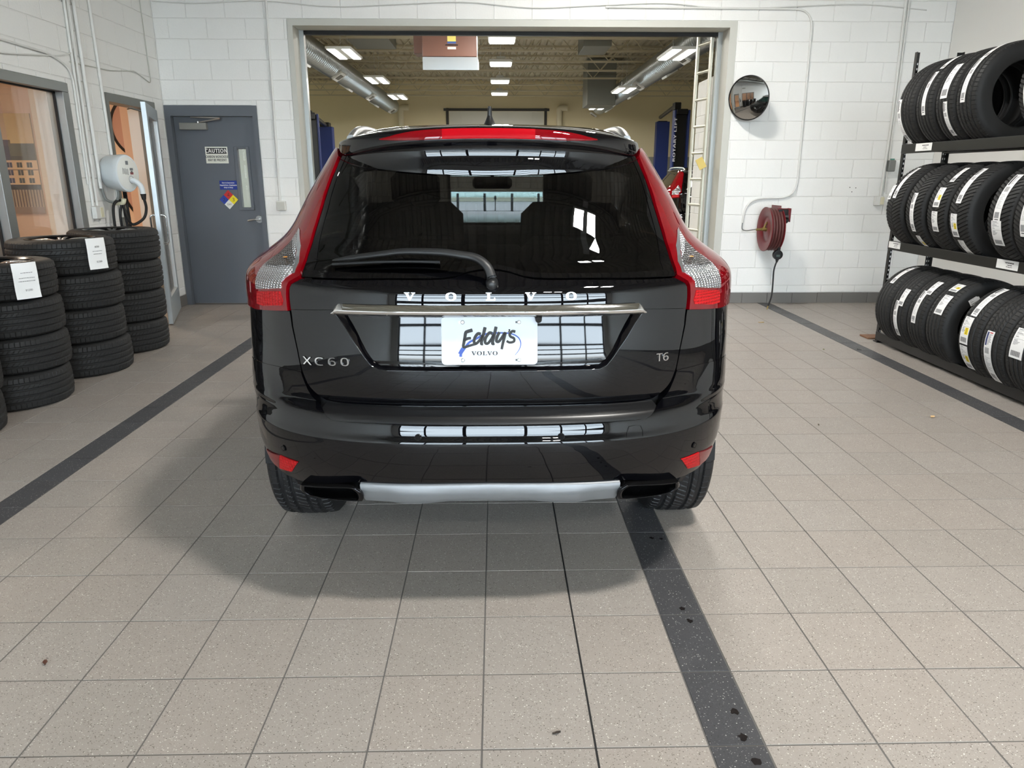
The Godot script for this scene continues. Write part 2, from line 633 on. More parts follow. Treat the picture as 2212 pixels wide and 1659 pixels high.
# concrete blocks in running bond on a plane: x runs along `right`, holes are [x0, y0, x1, y1]
func lay_blocks(parent: Node3D, xf: Transform3D, x0: float, x1: float, y1: float, phase: float, holes: Array) -> void:
	var joint := 0.006
	var row := -1
	while COURSE0 + row * COURSE < y1:
		var ya := maxf(COURSE0 + row * COURSE, 0.128)
		var yb := COURSE0 + (row + 1) * COURSE
		var start := phase + (BLOCK / 2 if posmod(row, 2) == 1 else 0.0)
		var k0 := floori((x0 - start) / BLOCK)
		var k1 := ceili((x1 - start) / BLOCK)
		for k in range(k0, k1):
			var spans := [[maxf(start + k * BLOCK, x0), minf(start + (k + 1) * BLOCK, x1)]]
			var lo := ya
			var hi := yb
			for h in holes:
				if h[1] < hi - 0.01 and h[3] > lo + 0.01:
					var cut := []
					for s in spans:
						if h[2] <= s[0] or h[0] >= s[1]:
							cut.append(s)
							continue
						if h[3] < hi - 0.02 and h[1] <= lo + 0.01 and h[0] <= s[0] + 0.01 and h[2] >= s[1] - 0.01:
							lo = h[3]
							cut.append(s)
							continue
						if h[0] > s[0]:
							cut.append([s[0], h[0]])
						if h[2] < s[1]:
							cut.append([h[2], s[1]])
					spans = cut
			for s in spans:
				var w: float = s[1] - s[0] - joint
				var hh := hi - lo - joint
				if w < 0.015 or hh < 0.015:
					continue
				var o := put("block", block_mesh(w, hh), M.wall_paint, parent)
				o.transform = xf * Transform3D(Basis.IDENTITY, Vector3((s[0] + s[1]) / 2, (lo + hi) / 2, 0.0))
		row += 1

func build_walls() -> void:
	var T := 0.28
	# back wall with the steel door and the wide opening to the workshop
	var wb := struct_node("wall_back", "white painted concrete block wall around the wide workshop opening", "wall")
	var b := MB.new()
	var zf := ROOM_B - 0.006
	for s in [[ROOM_L - T, -3.655, 0.0, 5.1], [-3.655, -2.672, 2.21, 5.1], [-2.672, -2.245, 0.0, 5.1], [-2.245, 2.655, 3.105, 5.1], [2.655, ROOM_R + T, 0.0, 5.1]]:
		slab(b, Vector3(s[0], s[2], zf - T), Vector3(s[1], s[3], zf))
	obj("wall_core", b, M.mortar, wb)
	lay_blocks(wb, Transform3D(Basis.IDENTITY, Vector3(0, 0, ROOM_B)), ROOM_L, ROOM_R, 3.5, 3.296, [[-3.672, 0.0, -2.655, 2.226], [-2.247, 0.0, 2.658, 3.107]])
	var up := MB.new()
	slab(up, Vector3(ROOM_L, 3.522, ROOM_B - 0.02), Vector3(ROOM_R, 5.1, ROOM_B))
	obj("upper_wall", up, M.wall_paint, wb)
	# left wall: window and doorway to the showroom
	var wl := struct_node("wall_left", "white painted concrete block wall with showroom window and doorway", "wall")
	b = MB.new()
	var xf := ROOM_L - 0.006
	for s in [[ROOM_B - T, -8.455, 0.0, 5.1], [-8.455, -7.44, 2.225, 5.1], [-7.44, -6.8, 0.0, 5.1], [-6.8, -3.95, 0.0, 0.80], [-6.8, -3.95, 2.236, 5.1], [-3.95, ROOM_F + T, 0.0, 5.1]]:
		slab(b, Vector3(xf - T, s[2], s[0]), Vector3(xf, s[3], s[1]))
	obj("wall_core", b, M.mortar, wl)
	lay_blocks(wl, Transform3D(Basis(Vector3(0, 0, -1), Vector3.UP, Vector3(1, 0, 0)), Vector3(ROOM_L, 0, 0)), 3.3, -ROOM_B, 3.5, 6.596, [[7.437, 0.0, 8.458, 2.232], [3.95, 0.80, 6.8, 2.236]])
	up = MB.new()
	slab(up, Vector3(ROOM_L - 0.02, 3.522, ROOM_B), Vector3(ROOM_L, 5.1, ROOM_F))
	slab(up, Vector3(ROOM_L - 0.02, 0.0, -3.3), Vector3(ROOM_L, 3.53, ROOM_F))
	obj("upper_wall", up, M.wall_paint, wl)
	# right wall, smooth
	var wr := struct_node("wall_right", "smooth white wall behind the tyre rack", "wall")
	b = MB.new()
	slab(b, Vector3(ROOM_R, 0, ROOM_B), Vector3(ROOM_R + T, 5.1, ROOM_F + T))
	obj("wall_face", b, M.smooth_wall, wr)
	# grey tile skirting
	var runs := [["baseboard_back", Transform3D(Basis.IDENTITY, Vector3(0, 0, ROOM_B)), [[-2.655, -2.247], [2.658, ROOM_R]]], ["baseboard_left", Transform3D(Basis(Vector3(0, 0, -1), Vector3.UP, Vector3(1, 0, 0)), Vector3(ROOM_L, 0, 0)), [[-ROOM_F, 7.437], [8.458, -ROOM_B]]], ["baseboard_right", Transform3D(Basis(Vector3(0, 0, 1), Vector3.UP, Vector3(-1, 0, 0)), Vector3(ROOM_R, 0, 0)), [[ROOM_B, ROOM_F]]]]
	for r in runs:
		var bb := struct_node(r[0])
		for s in r[2]:
			var x: float = s[0]
			while x < s[1] - 0.02:
				var w := minf(TILE, s[1] - x)
				var m := MB.new()
				m.box(Vector3(0, 0.0625, 0.004), Vector3(w - 0.003, 0.125, 0.012), 0.002)
				var o := obj("tile", m, M.base_tile, bb)
				o.transform = r[1] * Transform3D(Basis.IDENTITY, Vector3(x + w / 2, 0, 0))
				x += TILE
	# steel frame of the wide opening
	var tr := struct_node("trim_1", "pale painted steel frame of the wide workshop opening", "frame")
	var z0 := ROOM_B + 0.004
	for s in [-1.0, 1.0]:
		b = MB.new()
		var xo := -2.247 if s < 0 else 2.658
		var xi := -2.19 if s < 0 else 2.578
		slab(b, Vector3(minf(xo, xi), 0, ROOM_B - T - 0.02), Vector3(maxf(xo, xi), 3.04, z0))
		obj("jamb", b, M.frame_white, tr)
		b = MB.new()
		slab(b, Vector3(xi - 0.05 if s > 0 else xi, 0, ROOM_B - T - 0.06), Vector3(xi if s > 0 else xi + 0.05, 3.04, ROOM_B - T + 0.02))
		obj("door_track", b, M.galv, tr)
	b = MB.new()
	slab(b, Vector3(-2.247, 3.04, ROOM_B - T - 0.02), Vector3(2.658, 3.107, z0))
	obj("head", b, M.frame_white, tr)
	b = MB.new()
	slab(b, Vector3(-2.19, 3.0, ROOM_B - T - 0.06), Vector3(2.578, 3.04, ROOM_B - T))
	obj("head_seal", b, M.black_rubber, tr)

func corrugated(x0: float, x1: float, z0: float, z1: float, y: float) -> MB:
	var b := MB.new()
	var pitch := 0.19
	var x := x0
	while x < x1:
		var p := [Vector2(x, y), Vector2(x + 0.085, y), Vector2(x + 0.105, y + 0.045), Vector2(x + 0.165, y + 0.045), Vector2(x + 0.19, y)]
		for k in 4:
			b.quad(Vector3(p[k].x, p[k].y, z0), Vector3(p[k + 1].x, p[k + 1].y, z0), Vector3(p[k + 1].x, p[k + 1].y, z1), Vector3(p[k].x, p[k].y, z1))
		x += pitch
	b.box(Vector3((x0 + x1) / 2, y + 0.1, (z0 + z1) / 2), Vector3(x1 - x0, 0.08, z1 - z0))
	return b

func joist_mesh(x0: float, x1: float) -> Mesh:
	var b := MB.new()
	for s in [-0.03, 0.03]:
		b.box(Vector3((x0 + x1) / 2, JOIST + 0.02, s), Vector3(x1 - x0, 0.04, 0.035))
		b.box(Vector3((x0 + x1) / 2, DECK - 0.03, s), Vector3(x1 - x0, 0.05, 0.035))
	var x := x0
	var k := 0
	while x < x1 - 0.6:
		b.cyl(Vector3(x, JOIST + 0.02 if k % 2 == 0 else DECK - 0.03, 0), Vector3(x + 0.55, DECK - 0.03 if k % 2 == 0 else JOIST + 0.02, 0), 0.013, 0.013, 6, false)
		x += 0.55
		k += 1
	return b.mesh()

func build_ceilings() -> void:
	var c := struct_node("ceiling", "corrugated metal deck on open-web joists", "ceiling")
	obj("deck", corrugated(ROOM_L - 0.2, ROOM_R + 0.2, ROOM_B, ROOM_F, DECK), M.deck, c)
	var jm := joist_mesh(ROOM_L, ROOM_R)
	var z := -7.9
	while z < ROOM_F:
		var o := put("joist", jm, M.joist, c)
		o.position = Vector3(0, 0, z)
		z += 1.63
	var w := struct_node("ceiling_workshop", "pale corrugated workshop roof deck on open-web joists", "ceiling")
	obj("deck", corrugated(-11.5, 13.0, FAR, ROOM_B - 0.3, DECK), M.deck_shop, w)
	jm = joist_mesh(-11.4, 12.9)
	z = -10.2
	while z > FAR:
		var o := put("joist", jm, M.joist_shop, w)
		o.position = Vector3(0, 0, z)
		z -= 1.63

func build_front() -> void:
	# wall behind the camera with a wide glazed overhead door to the street
	var wf := struct_node("wall_front", "white wall around the glazed street door", "wall")
	var x0 := -3.3; var x1 := 4.7; var top := 3.75
	var b := MB.new()
	for s in [[ROOM_L - 0.3, x0, 0.0, 5.1], [x1, ROOM_R + 0.3, 0.0, 5.1], [x0, x1, top, 5.1]]:
		slab(b, Vector3(s[0], s[2], ROOM_F), Vector3(s[1], s[3], ROOM_F + 0.28))
	obj("wall_core", b, M.smooth_wall, wf)
	var d := struct_node("door_3", "glazed aluminium overhead door", "door")
	var nx := 6; var ny := 6
	var w := (x1 - x0) / nx; var h := top / ny
	for j in ny:
		var m := MB.new()
		for k in 2:
			m.box(Vector3((x0 + x1) / 2, j * h + (0.035 if k == 0 else h - 0.035), ROOM_F + 0.1), Vector3(x1 - x0, 0.066, 0.05), 0.006)
		for i in nx + 1:
			m.box(Vector3(clampf(x0 + i * w, x0 + 0.05, x1 - 0.05), (j + 0.5) * h, ROOM_F + 0.1), Vector3(0.09, h - 0.004, 0.048), 0.006)
		obj("section_frame", m, M.black_metal, d)
		for i in nx:
			m = MB.new()
			m.box(Vector3(x0 + (i + 0.5) * w, (j + 0.5) * h, ROOM_F + 0.1), Vector3(w - 0.085, h - 0.125, 0.006))
			obj("pane", m, M.pane, d)
	# ground outside, both ends
	var g := struct_node("ground", "pale concrete paving outside the doors", "ground")
	b = MB.new()
	slab(b, Vector3(-60, -0.3, ROOM_F + 0.28), Vector3(60, -0.01, 70))
	slab(b, Vector3(-60, -0.3, -80), Vector3(60, -0.01, FAR - 0.3))
	obj("paving", b, M.outdoor_ground, g)
	# pale building across the yard and the posts before it
	var bl := thing("building", "long pale building across the yard behind the workshop door", "building", Vector3(0, 0, -46))
	b = MB.new()
	slab(b, Vector3(-20, -0.02, -1), Vector3(20, 5, 0))
	obj("facade", b, mat("facade", rgb(214, 244, 236), 0.8), bl)
	b = MB.new()
	slab(b, Vector3(-20, 0.0, 0), Vector3(20, 0.25, 0.06))
	obj("plinth", b, mat("plinth", rgb(168, 170, 150), 0.8), bl)
	for x in [-1.665, -0.485, 0.716, 1.88]:
		b = MB.new()
		b.x = Transform3D(Basis.IDENTITY, Vector3(x, -0.01, -33))
		b.lathe(PackedVector2Array([Vector2(0, 0), Vector2(0.055, 0), Vector2(0.055, 0.72), Vector2(0.045, 0.76), Vector2(0, 0.77)]), 14)
		tag(obj("bollard", b, mat("bollard", rgb(40, 46, 46), 0.6)), "dark steel bollard in the yard beyond the workshop door", "bollard", "bollards in the yard")
	b = MB.new()
	b.x = Transform3D(Basis.IDENTITY, Vector3(-0.02, -0.01, -33.4))
	b.cyl(Vector3.ZERO, Vector3(0, 0.5, 0), 0.02, 0.02, 8)
	b.lathe(PackedVector2Array([Vector2(0, 0.46), Vector2(0.05, 0.5), Vector2(0.06, 0.58), Vector2(0.03, 0.66), Vector2(0, 0.67)]), 12)
	tag(obj("yard_post", b, mat("bollard", rgb(40, 46, 46), 0.6)), "thin post with a knob head between the bollards in the yard", "post")

func build_showroom() -> void:
	var peach := mat("peach_wall", rgb(226, 198, 172), 0.7)
	var r := struct_node("wall_showroom", "peach painted showroom wall beyond the window", "wall")
	var b := MB.new()
	slab(b, Vector3(-10.2, 0, -12.0), Vector3(-10.0, 3.2, 1.0))
	slab(b, Vector3(-10.2, 0, -12.2), Vector3(ROOM_L - 0.3, 3.2, -12.0))
	slab(b, Vector3(-10.2, 0, 1.0), Vector3(ROOM_L - 0.3, 3.2, 1.2))
	obj("wall_face", b, peach, r)
	b = MB.new()
	slab(b, Vector3(-4.50, 0, -9.5), Vector3(ROOM_L - 0.27, 3.2, -9.4))
	var cw := MB.new()
	slab(cw, Vector3(-7.02, 0, -12.0), Vector3(-5.95, 3.2, -11.9))
	obj("cream_panel", cw, mat("cream_panel", rgb(226, 220, 204), 0.7), r)
	obj("partition", b, mat("partition_pink", rgb(222, 190, 166), 0.7), r)
	b = MB.new()
	slab(b, Vector3(-10.2, -0.1, -12.2), Vector3(ROOM_L - 0.25, 0.0, 1.2))
	var fl := struct_node("floor_showroom", "light wood floor of the showroom", "floor")
	obj("floor_boards", b, mat("wood_floor", rgb(178, 140, 104), 0.4), fl)
	b = MB.new()
	slab(b, Vector3(-10.2, 3.2, -12.2), Vector3(ROOM_L - 0.25, 3.3, 1.2))
	var ce := struct_node("ceiling_showroom", "warm white showroom ceiling", "ceiling")
	obj("ceiling_face", b, mat("warm_ceiling", rgb(224, 206, 182), 0.7), ce)
	for z in [-9.6, -6.6, -3.4]:
		var l := thing("showroom_lamp", "warm round ceiling lamp in the peach showroom", "lamp", Vector3(-5.7, 3.14, z), "showroom lamps")
		var m := MB.new()
		m.lathe(PackedVector2Array([Vector2(0, 0.06), Vector2(0.2, 0.06), Vector2(0.2, 0.02), Vector2(0.17, 0.0)]), 20)
		obj("housing", m, M.white_paint, l)
		m = MB.new()
		m.lathe(PackedVector2Array([Vector2(0.17, 0.0), Vector2(0.1, -0.012), Vector2(0, -0.016)]), 20)
		obj("diffuser", m, M.led_panel, l)
		lamp_light(l, Vector3(0, -0.03, 0), Vector2(0.3, 0.3), 6.0, Color(1.0, 0.92, 0.82))
	# wall mural: printed townhouses under a yellow evening sky (flat print)
	var im := Image.create(512, 512, false, Image.FORMAT_RGB8)
	for y in 512:
		im.fill_rect(Rect2i(0, y, 512, 1), rgb(206, 182, 132).lerp(rgb(226, 206, 160), y / 300.0))
	for k in 5:
		var x := k * 102
		im.fill_rect(Rect2i(x, 150 + (k % 2) * 20, 104, 90), [rgb(88, 92, 78), rgb(96, 88, 74), rgb(82, 90, 88)][k % 3])
		im.fill_rect(Rect2i(x + 12, 132 + (k % 2) * 20, 22, 30), rgb(110, 96, 80))
		im.fill_rect(Rect2i(x, 235, 104, 130), [rgb(214, 178, 132), rgb(226, 196, 152), rgb(202, 164, 122)][k % 3])
		for j in 3:
			for q in 3:
				im.fill_rect(Rect2i(x + 12 + q * 30, 246 + j * 40, 16, 26), rgb(70, 66, 62))
				im.fill_rect(Rect2i(x + 19 + q * 30, 246 + j * 40, 2, 26), rgb(190, 168, 140))
		im.fill_rect(Rect2i(x, 282, 104, 4), rgb(120, 100, 80))
	im.fill_rect(Rect2i(0, 360, 512, 26), rgb(70, 56, 50))
	for k in 60:
		im.fill_rect(Rect2i(0, 386 + k * 2, 512, 1), rgb(112, 86, 78))
		im.fill_rect(Rect2i(k * 9, 386, 3, 90), rgb(92, 70, 66))
	im.fill_rect(Rect2i(0, 476, 512, 36), rgb(150, 128, 110))
	var mm := mat("mural_print", Color.WHITE, 0.6)
	mm.albedo_texture = ImageTexture.create_from_image(im)
	var mu := MB.new()
	mu.quadt(Vector3(-9.7, 2.39, -11.962), Vector3(-7.1, 2.39, -11.962), Vector3(-7.1, 0.9, -11.962), Vector3(-9.7, 0.9, -11.962))
	mu.box(Vector3(-8.4, 1.645, -11.978), Vector3(2.6, 1.49, 0.02))
	tag(obj("mural", mu, mm), "printed mural of old townhouses on the peach showroom wall", "mural")
	# round graphics on the wall seen through the doorway
	for k in 2:
		var cy: float = [2.2, 1.25][k]
		var g := thing("wall_graphic", ["pink disc with a black rim high on the wall through the doorway", "pink disc with a black rim low on the wall through the doorway"][k], "wall graphic", Vector3([-5.42, -5.36][k], cy, -11.99))
		var q := MB.new()
		q.x = Transform3D(Basis(Vector3.RIGHT, PI / 2), Vector3.ZERO)
		q.lathe(PackedVector2Array([Vector2(0, 0.02), Vector2(0.45, 0.02), Vector2(0.45, 0.0)]), 48)
		obj("disc", q, mat("graphic_pink", rgb(190, 146, 128), 0.6), g)
		q = MB.new()
		q.x = Transform3D(Basis(Vector3.RIGHT, PI / 2), Vector3.ZERO)
		q.lathe(PackedVector2Array([Vector2(0.45, 0.0), Vector2(0.45, 0.03), Vector2(0.49, 0.03), Vector2(0.49, 0.0)]), 48)
		obj("rim", q, M.black_plastic, g)

func build_workshop_shell() -> void:
	var f := struct_node("floor_workshop", "smooth grey workshop floor", "floor")
	var b := MB.new()
	slab(b, Vector3(-12, -0.1, FAR - 0.3), Vector3(13.5, -0.002, ROOM_B - 0.28))
	obj("concrete", b, M.shop_floor, f)
	b = MB.new()
	slab(b, Vector3(-2.19, -0.1, ROOM_B - 0.3), Vector3(2.578, 0.0, ROOM_B))
	obj("threshold", b, M.shop_floor, f)
	var w := struct_node("wall_workshop_back", "cream and grey far wall of the workshop with a raised door", "wall")
	var dx0 := -1.75; var dx1 := 1.85; var top := 3.85
	var split := 2.2
	for s in [["cream_band", M.cream, split, 5.0], ["grey_band", M.shop_grey, 0.0, split]]:
		b = MB.new()
		slab(b, Vector3(-12, s[2], FAR - 0.3), Vector3(dx0, s[3], FAR))
		slab(b, Vector3(dx1, s[2], FAR - 0.3), Vector3(13.5, s[3], FAR))
		if s[3] > top:
			slab(b, Vector3(dx0, top, FAR - 0.3), Vector3(dx1, s[3], FAR))
		obj(s[0], b, s[1], w)
	for side in [["wall_workshop_left", -12.2, -12.0], ["wall_workshop_right", 13.3, 13.5]]:
		var sw := struct_node(side[0], "cream side wall of the workshop", "wall")
		b = MB.new()
		slab(b, Vector3(side[1], 0, FAR), Vector3(side[2], 5.0, ROOM_B - 0.28))
		obj("wall_face", b, M.cream, sw)
	var sf := struct_node("wall_workshop_front", "workshop side of the block wall", "wall")
	b = MB.new()
	for s in [[-12.0, ROOM_L - 0.28, -12.5], [ROOM_R + 0.28, 13.5, ROOM_B - 0.3]]:
		slab(b, Vector3(s[0], 0, s[2]), Vector3(s[1], 5.0, s[2] + 0.25))
	obj("wall_face", b, M.cream, sf)
	# far overhead door, raised a little above the floor
	var d := struct_node("door_4", "white sectional door raised knee-high at the far end of the workshop", "door")
	for k in 5:
		b = MB.new()
		b.box(Vector3((dx0 + dx1) / 2, 0.885 + (k + 0.5) * 0.6, FAR - 0.12), Vector3(dx1 - dx0 + 0.1, 0.59, 0.05), 0.012)
		for q in 4:
			b.box(Vector3(dx0 + (q + 0.5) * 0.9, 0.885 + (k + 0.5) * 0.6, FAR - 0.09), Vector3(0.045, 0.58, 0.02), 0.004)
		obj("panel", b, mat("shop_door", rgb(200, 198, 186), 0.5), d)
	b = MB.new()
	for s in [dx0 - 0.06, dx1 + 0.06]:
		slab(b, Vector3(s - 0.05, 0, FAR), Vector3(s + 0.05, top + 0.1, FAR + 0.05))
	slab(b, Vector3(dx0 - 0.2, top, FAR), Vector3(dx1 + 0.2, top + 0.09, FAR + 0.06))
	obj("dark_frame", b, mat("dark_track", rgb(46, 44, 40), 0.6), d)

# ---------------------------------------------------------------- the car
# The shell is a stack of rounded plan outlines. Rows: height, half width, rear edge, corner exponent, corner length, dent above the bumper.
const CROWS := [
	0.3,0.8,0.16,3.6,0.9,0, 0.4,0.86,0.09,3.4,0.9,0, 0.44,0.88,0.055,3.3,0.9,0, 0.5,0.9,0.03,3.2,0.9,0, 0.56,0.915,0.012,3.1,0.9,0, 0.62,0.918,0.002,3.05,0.9,0,
	0.645,0.922,0,3,0.9,0, 0.67,0.923,0.01,3,0.9,0, 0.7,0.925,0.018,3,0.9,0, 0.722,0.93,0.025,3,0.9,0.005, 0.737,0.93,0.029,3,0.88,0.034, 0.748,0.93,0.032,3,0.88,0.053,
	0.77,0.932,0.038,3,0.88,0.033, 0.8,0.933,0.045,3,0.88,0.018, 0.86,0.933,0.053,3,0.88,0.006, 0.95,0.932,0.062,3,0.88,0, 1.03,0.93,0.07,3,0.88,0, 1.085,0.932,0.075,3,0.88,0,
	1.125,0.926,0.082,3,0.85,0, 1.15,0.915,0.102,3,0.83,0, 1.175,0.893,0.130,3,0.82,0, 1.2,0.858,0.156,3,0.8,0, 1.23,0.815,0.176,3.1,0.78,0, 1.26,0.778,0.196,3.15,0.75,0,
	1.3,0.745,0.222,3.2,0.72,0, 1.4,0.691,0.290,3.3,0.66,0, 1.5,0.633,0.366,3.4,0.62,0, 1.56,0.6,0.415,3.4,0.6,0, 1.6,0.572,0.45,3.2,0.6,0, 1.63,0.525,0.52,3,0.6,0,
	1.655,0.46,0.66,2.6,0.6,0, 1.668,0.3,0.95,2.2,0.5,0, 1.672,0.05,1.25,2,0.4,0]
const CFRONT := [0.3,4.45, 0.4,4.58, 0.6,4.62, 0.8,4.58, 0.92,4.5, 0.98,4.3, 1.03,3.95, 1.085,3.4, 1.125,3.3, 1.3,2.98, 1.5,2.6, 1.56,2.48, 1.6,2.35, 1.63,2.2, 1.655,1.95, 1.668,1.7, 1.672,1.6]
const CAR := Vector3(-0.022, 0, -2.19)
const VROWS := 32

func lim(d0: float, d1: float) -> float:
	return 2.0 * d0 * d1 / (d0 + d1) if d0 * d1 > 0.0 else 0.0

var row_cache := {}
func car_row(v: float) -> PackedFloat64Array:
	var key := int(round(v * 2000.0))
	if row_cache.has(key):
		return row_cache[key]
	v = clampf(v, 0.0, VROWS - 0.0001)
	var i := int(v)
	var t := v - i
	var o := PackedFloat64Array(); o.resize(7)
	for c in 6:
		var p1: float = CROWS[i * 6 + c]
		var p2: float = CROWS[(i + 1) * 6 + c]
		var p0: float = CROWS[maxi(i - 1, 0) * 6 + c]
		var p3: float = CROWS[mini(i + 2, VROWS) * 6 + c]
		var m1 := lim(p1 - p0, p2 - p1) if i > 0 else 0.0
		var m2 := lim(p2 - p1, p3 - p2) if i + 2 <= VROWS else 0.0
		o[c] = (2 * t * t * t - 3 * t * t + 1) * p1 + (t * t * t - 2 * t * t + t) * m1 + (-2 * t * t * t + 3 * t * t) * p2 + (t * t * t - t * t) * m2
	var y := o[0]
	var k := 0
	while k < CFRONT.size() - 4 and CFRONT[k + 2] < y:
		k += 2
	o[6] = lerpf(CFRONT[k + 1], CFRONT[k + 3], clampf((y - CFRONT[k]) / (CFRONT[k + 2] - CFRONT[k]), 0, 1))
	row_cache[key] = o
	return o

# u: 0 at the middle of the rear, 1 where the side begins, 2 where it ends, 3 at the middle of the front (negative on the left); v: row number
func cs(u: float, v: float) -> Vector3:
	var r := car_row(v)
	var a := absf(u)
	var s := 0.0
	var x := 0.0
	var lf := minf(0.75, (r[6] - r[2] - r[4]) * 0.5)
	if a <= 1.0:
		var ph := a * PI / 2
		var rr := 1.0 / pow(pow(sin(ph), r[3]) + pow(cos(ph), r[3]), 1.0 / r[3])
		x = r[1] * rr * sin(ph)
		s = r[2] + r[4] * (1.0 - rr * cos(ph))
	elif a <= 2.0:
		x = r[1]
		s = lerpf(r[2] + r[4], r[6] - lf, a - 1.0)
	else:
		var ph := (3.0 - minf(a, 3.0)) * PI / 2
		var rr := 1.0 / pow(pow(sin(ph), 3.0) + pow(cos(ph), 3.0), 1.0 / 3.0)
		x = r[1] * rr * sin(ph)
		s = r[6] - lf * (1.0 - rr * cos(ph))
	if r[5] > 0.0:
		var ub := 0.40 + clampf((r[0] - 0.72) / 0.23, 0, 1) * 0.12
		var q := clampf((a - ub) / 0.10, 0, 1)
		s += r[5] * (1.0 - q * q * (3.0 - 2.0 * q))
	return Vector3(signf(u) * x, r[0], -s)

func cnorm(u: float, v: float) -> Vector3:
	var e := 0.004
	var du := cs(u + e, v) - cs(u - e, v)
	var va := maxf(v - 0.05, 0.0)
	var vb := minf(v + 0.05, VROWS - 0.001)
	var dv := cs(u, vb) - cs(u, va)
	var n := du.cross(dv)
	if n.length_squared() < 1e-16:
		return Vector3.UP
	return n.normalized()

func cpt(u: float, v: float, off := 0.0) -> Vector3:
	return cs(u, v) + cnorm(u, v) * off

func yv(y: float) -> float:   # row number of a height
	for i in VROWS:
		if CROWS[(i + 1) * 6] >= y:
			return i + clampf((y - CROWS[i * 6]) / (CROWS[(i + 1) * 6] - CROWS[i * 6]), 0, 1)
	return VROWS

func poly(a: Array) -> PackedVector2Array:
	var o := PackedVector2Array()
	for k in range(0, a.size(), 2):
		o.append(Vector2(a[k], a[k + 1]))
	return o

func both(a: Array) -> PackedVector2Array:   # half outline from the middle line mirrored to a whole one
	var h := poly(a)
	var o := h.duplicate()
	for k in range(h.size() - 1, -1, -1):
		o.append(Vector2(-h[k].x, h[k].y))
	return o

func flip(p: PackedVector2Array) -> PackedVector2Array:
	var o := PackedVector2Array()
	for k in range(p.size() - 1, -1, -1):
		o.append(Vector2(-p[k].x, p[k].y))
	return o

# a panel: an outline on the shell, laid on a fine grid, set off from it, with an edge that turns inwards
func panel(b: MB, outline: PackedVector2Array, off: float, du := 0.02, dv := 0.34, skirt := 0.012, wave := 0.0) -> void:
	if Geometry2D.is_polygon_clockwise(outline):
		outline.reverse()
	var box := Rect2(outline[0], Vector2.ZERO)
	for p in outline:
		box = box.expand(p)
	var marked := {}
	for k in outline.size():
		var p := outline[k]
		var q := outline[(k + 1) % outline.size()]
		var n := int(maxf(absf(q.x - p.x) / du, absf(q.y - p.y) / dv) * 6.0) + 2
		for i in n + 1:
			var w := p.lerp(q, float(i) / n)
			marked[Vector2i(floori(w.x / du), floori(w.y / dv))] = true
			for e in [Vector2(1e-4, 1e-4), Vector2(-1e-4, -1e-4)]:
				marked[Vector2i(floori((w.x + e.x) / du), floori((w.y + e.y) / dv))] = true
	var cache := {}
	for i in range(floori(box.position.x / du), floori(box.end.x / du) + 1):
		for j in range(floori(box.position.y / dv), floori(box.end.y / dv) + 1):
			var cell := PackedVector2Array([Vector2(i * du, j * dv), Vector2((i + 1) * du, j * dv), Vector2((i + 1) * du, (j + 1) * dv), Vector2(i * du, (j + 1) * dv)])
			var pieces := []
			if marked.has(Vector2i(i, j)):
				pieces = Geometry2D.intersect_polygons(cell, outline)
			elif Geometry2D.is_point_in_polygon(cell[0] + Vector2(du, dv) * 0.5, outline):
				pieces = [cell]
			for pc in pieces:
				var pts := []
				var nrm := []
				for w in pc:
					var key := Vector2i(roundi(w.x * 20000.0), roundi(w.y * 5000.0))
					if not cache.has(key):
						var nn := cnorm(w.x, w.y)
						cache[key] = [cs(w.x, w.y) + nn * off, nn]
					pts.append(cache[key][0]); nrm.append(cache[key][1])
				for k in range(1, pc.size() - 1):
					b.trin(pts[0], pts[k], pts[k + 1], nrm[0], nrm[k], nrm[k + 1], pc[0], pc[k], pc[k + 1])
	if skirt != 0.0:
		for k in outline.size():
			var p := outline[k]
			var q := outline[(k + 1) % outline.size()]
			var n := int(maxf(absf(q.x - p.x) / du, absf(q.y - p.y) / dv)) + 1
			for i in n:
				var w0 := p.lerp(q, float(i) / n)
				var w1 := p.lerp(q, float(i + 1) / n)
				b.quad(cpt(w0.x, w0.y, off), cpt(w1.x, w1.y, off), cpt(w1.x, w1.y, off - skirt), cpt(w0.x, w0.y, off - skirt))

func shell_panel(parent: Node, called: String, outline: PackedVector2Array, off: float, m: Material, du := 0.02, dv := 0.34, skirt := 0.012) -> MeshInstance3D:
	var b := MB.new()
	panel(b, outline, off, du, dv, skirt)
	return obj(called, b, m, parent)

func u_of_s(s: float, v: float) -> float:
	var lo := 0.0
	var hi := 3.0
	for k in 40:
		var mid := (lo + hi) / 2
		if -cs(mid, v).z < s:
			lo = mid
		else:
			hi = mid
	return lo

func arch(sc: float, r: float) -> PackedVector2Array:   # wheel opening on the side of the shell
	var o := PackedVector2Array()
	for k in 33:
		var a := PI * k / 32.0
		var y := 0.37 + r * sin(a)
		var v := yv(y)
		o.append(Vector2(u_of_s(sc + r * cos(a), v), v))
	o.append(Vector2(u_of_s(sc - r, 0.0), -1.0)); o.append(Vector2(u_of_s(sc + r, 0.0), -1.0))
	return o

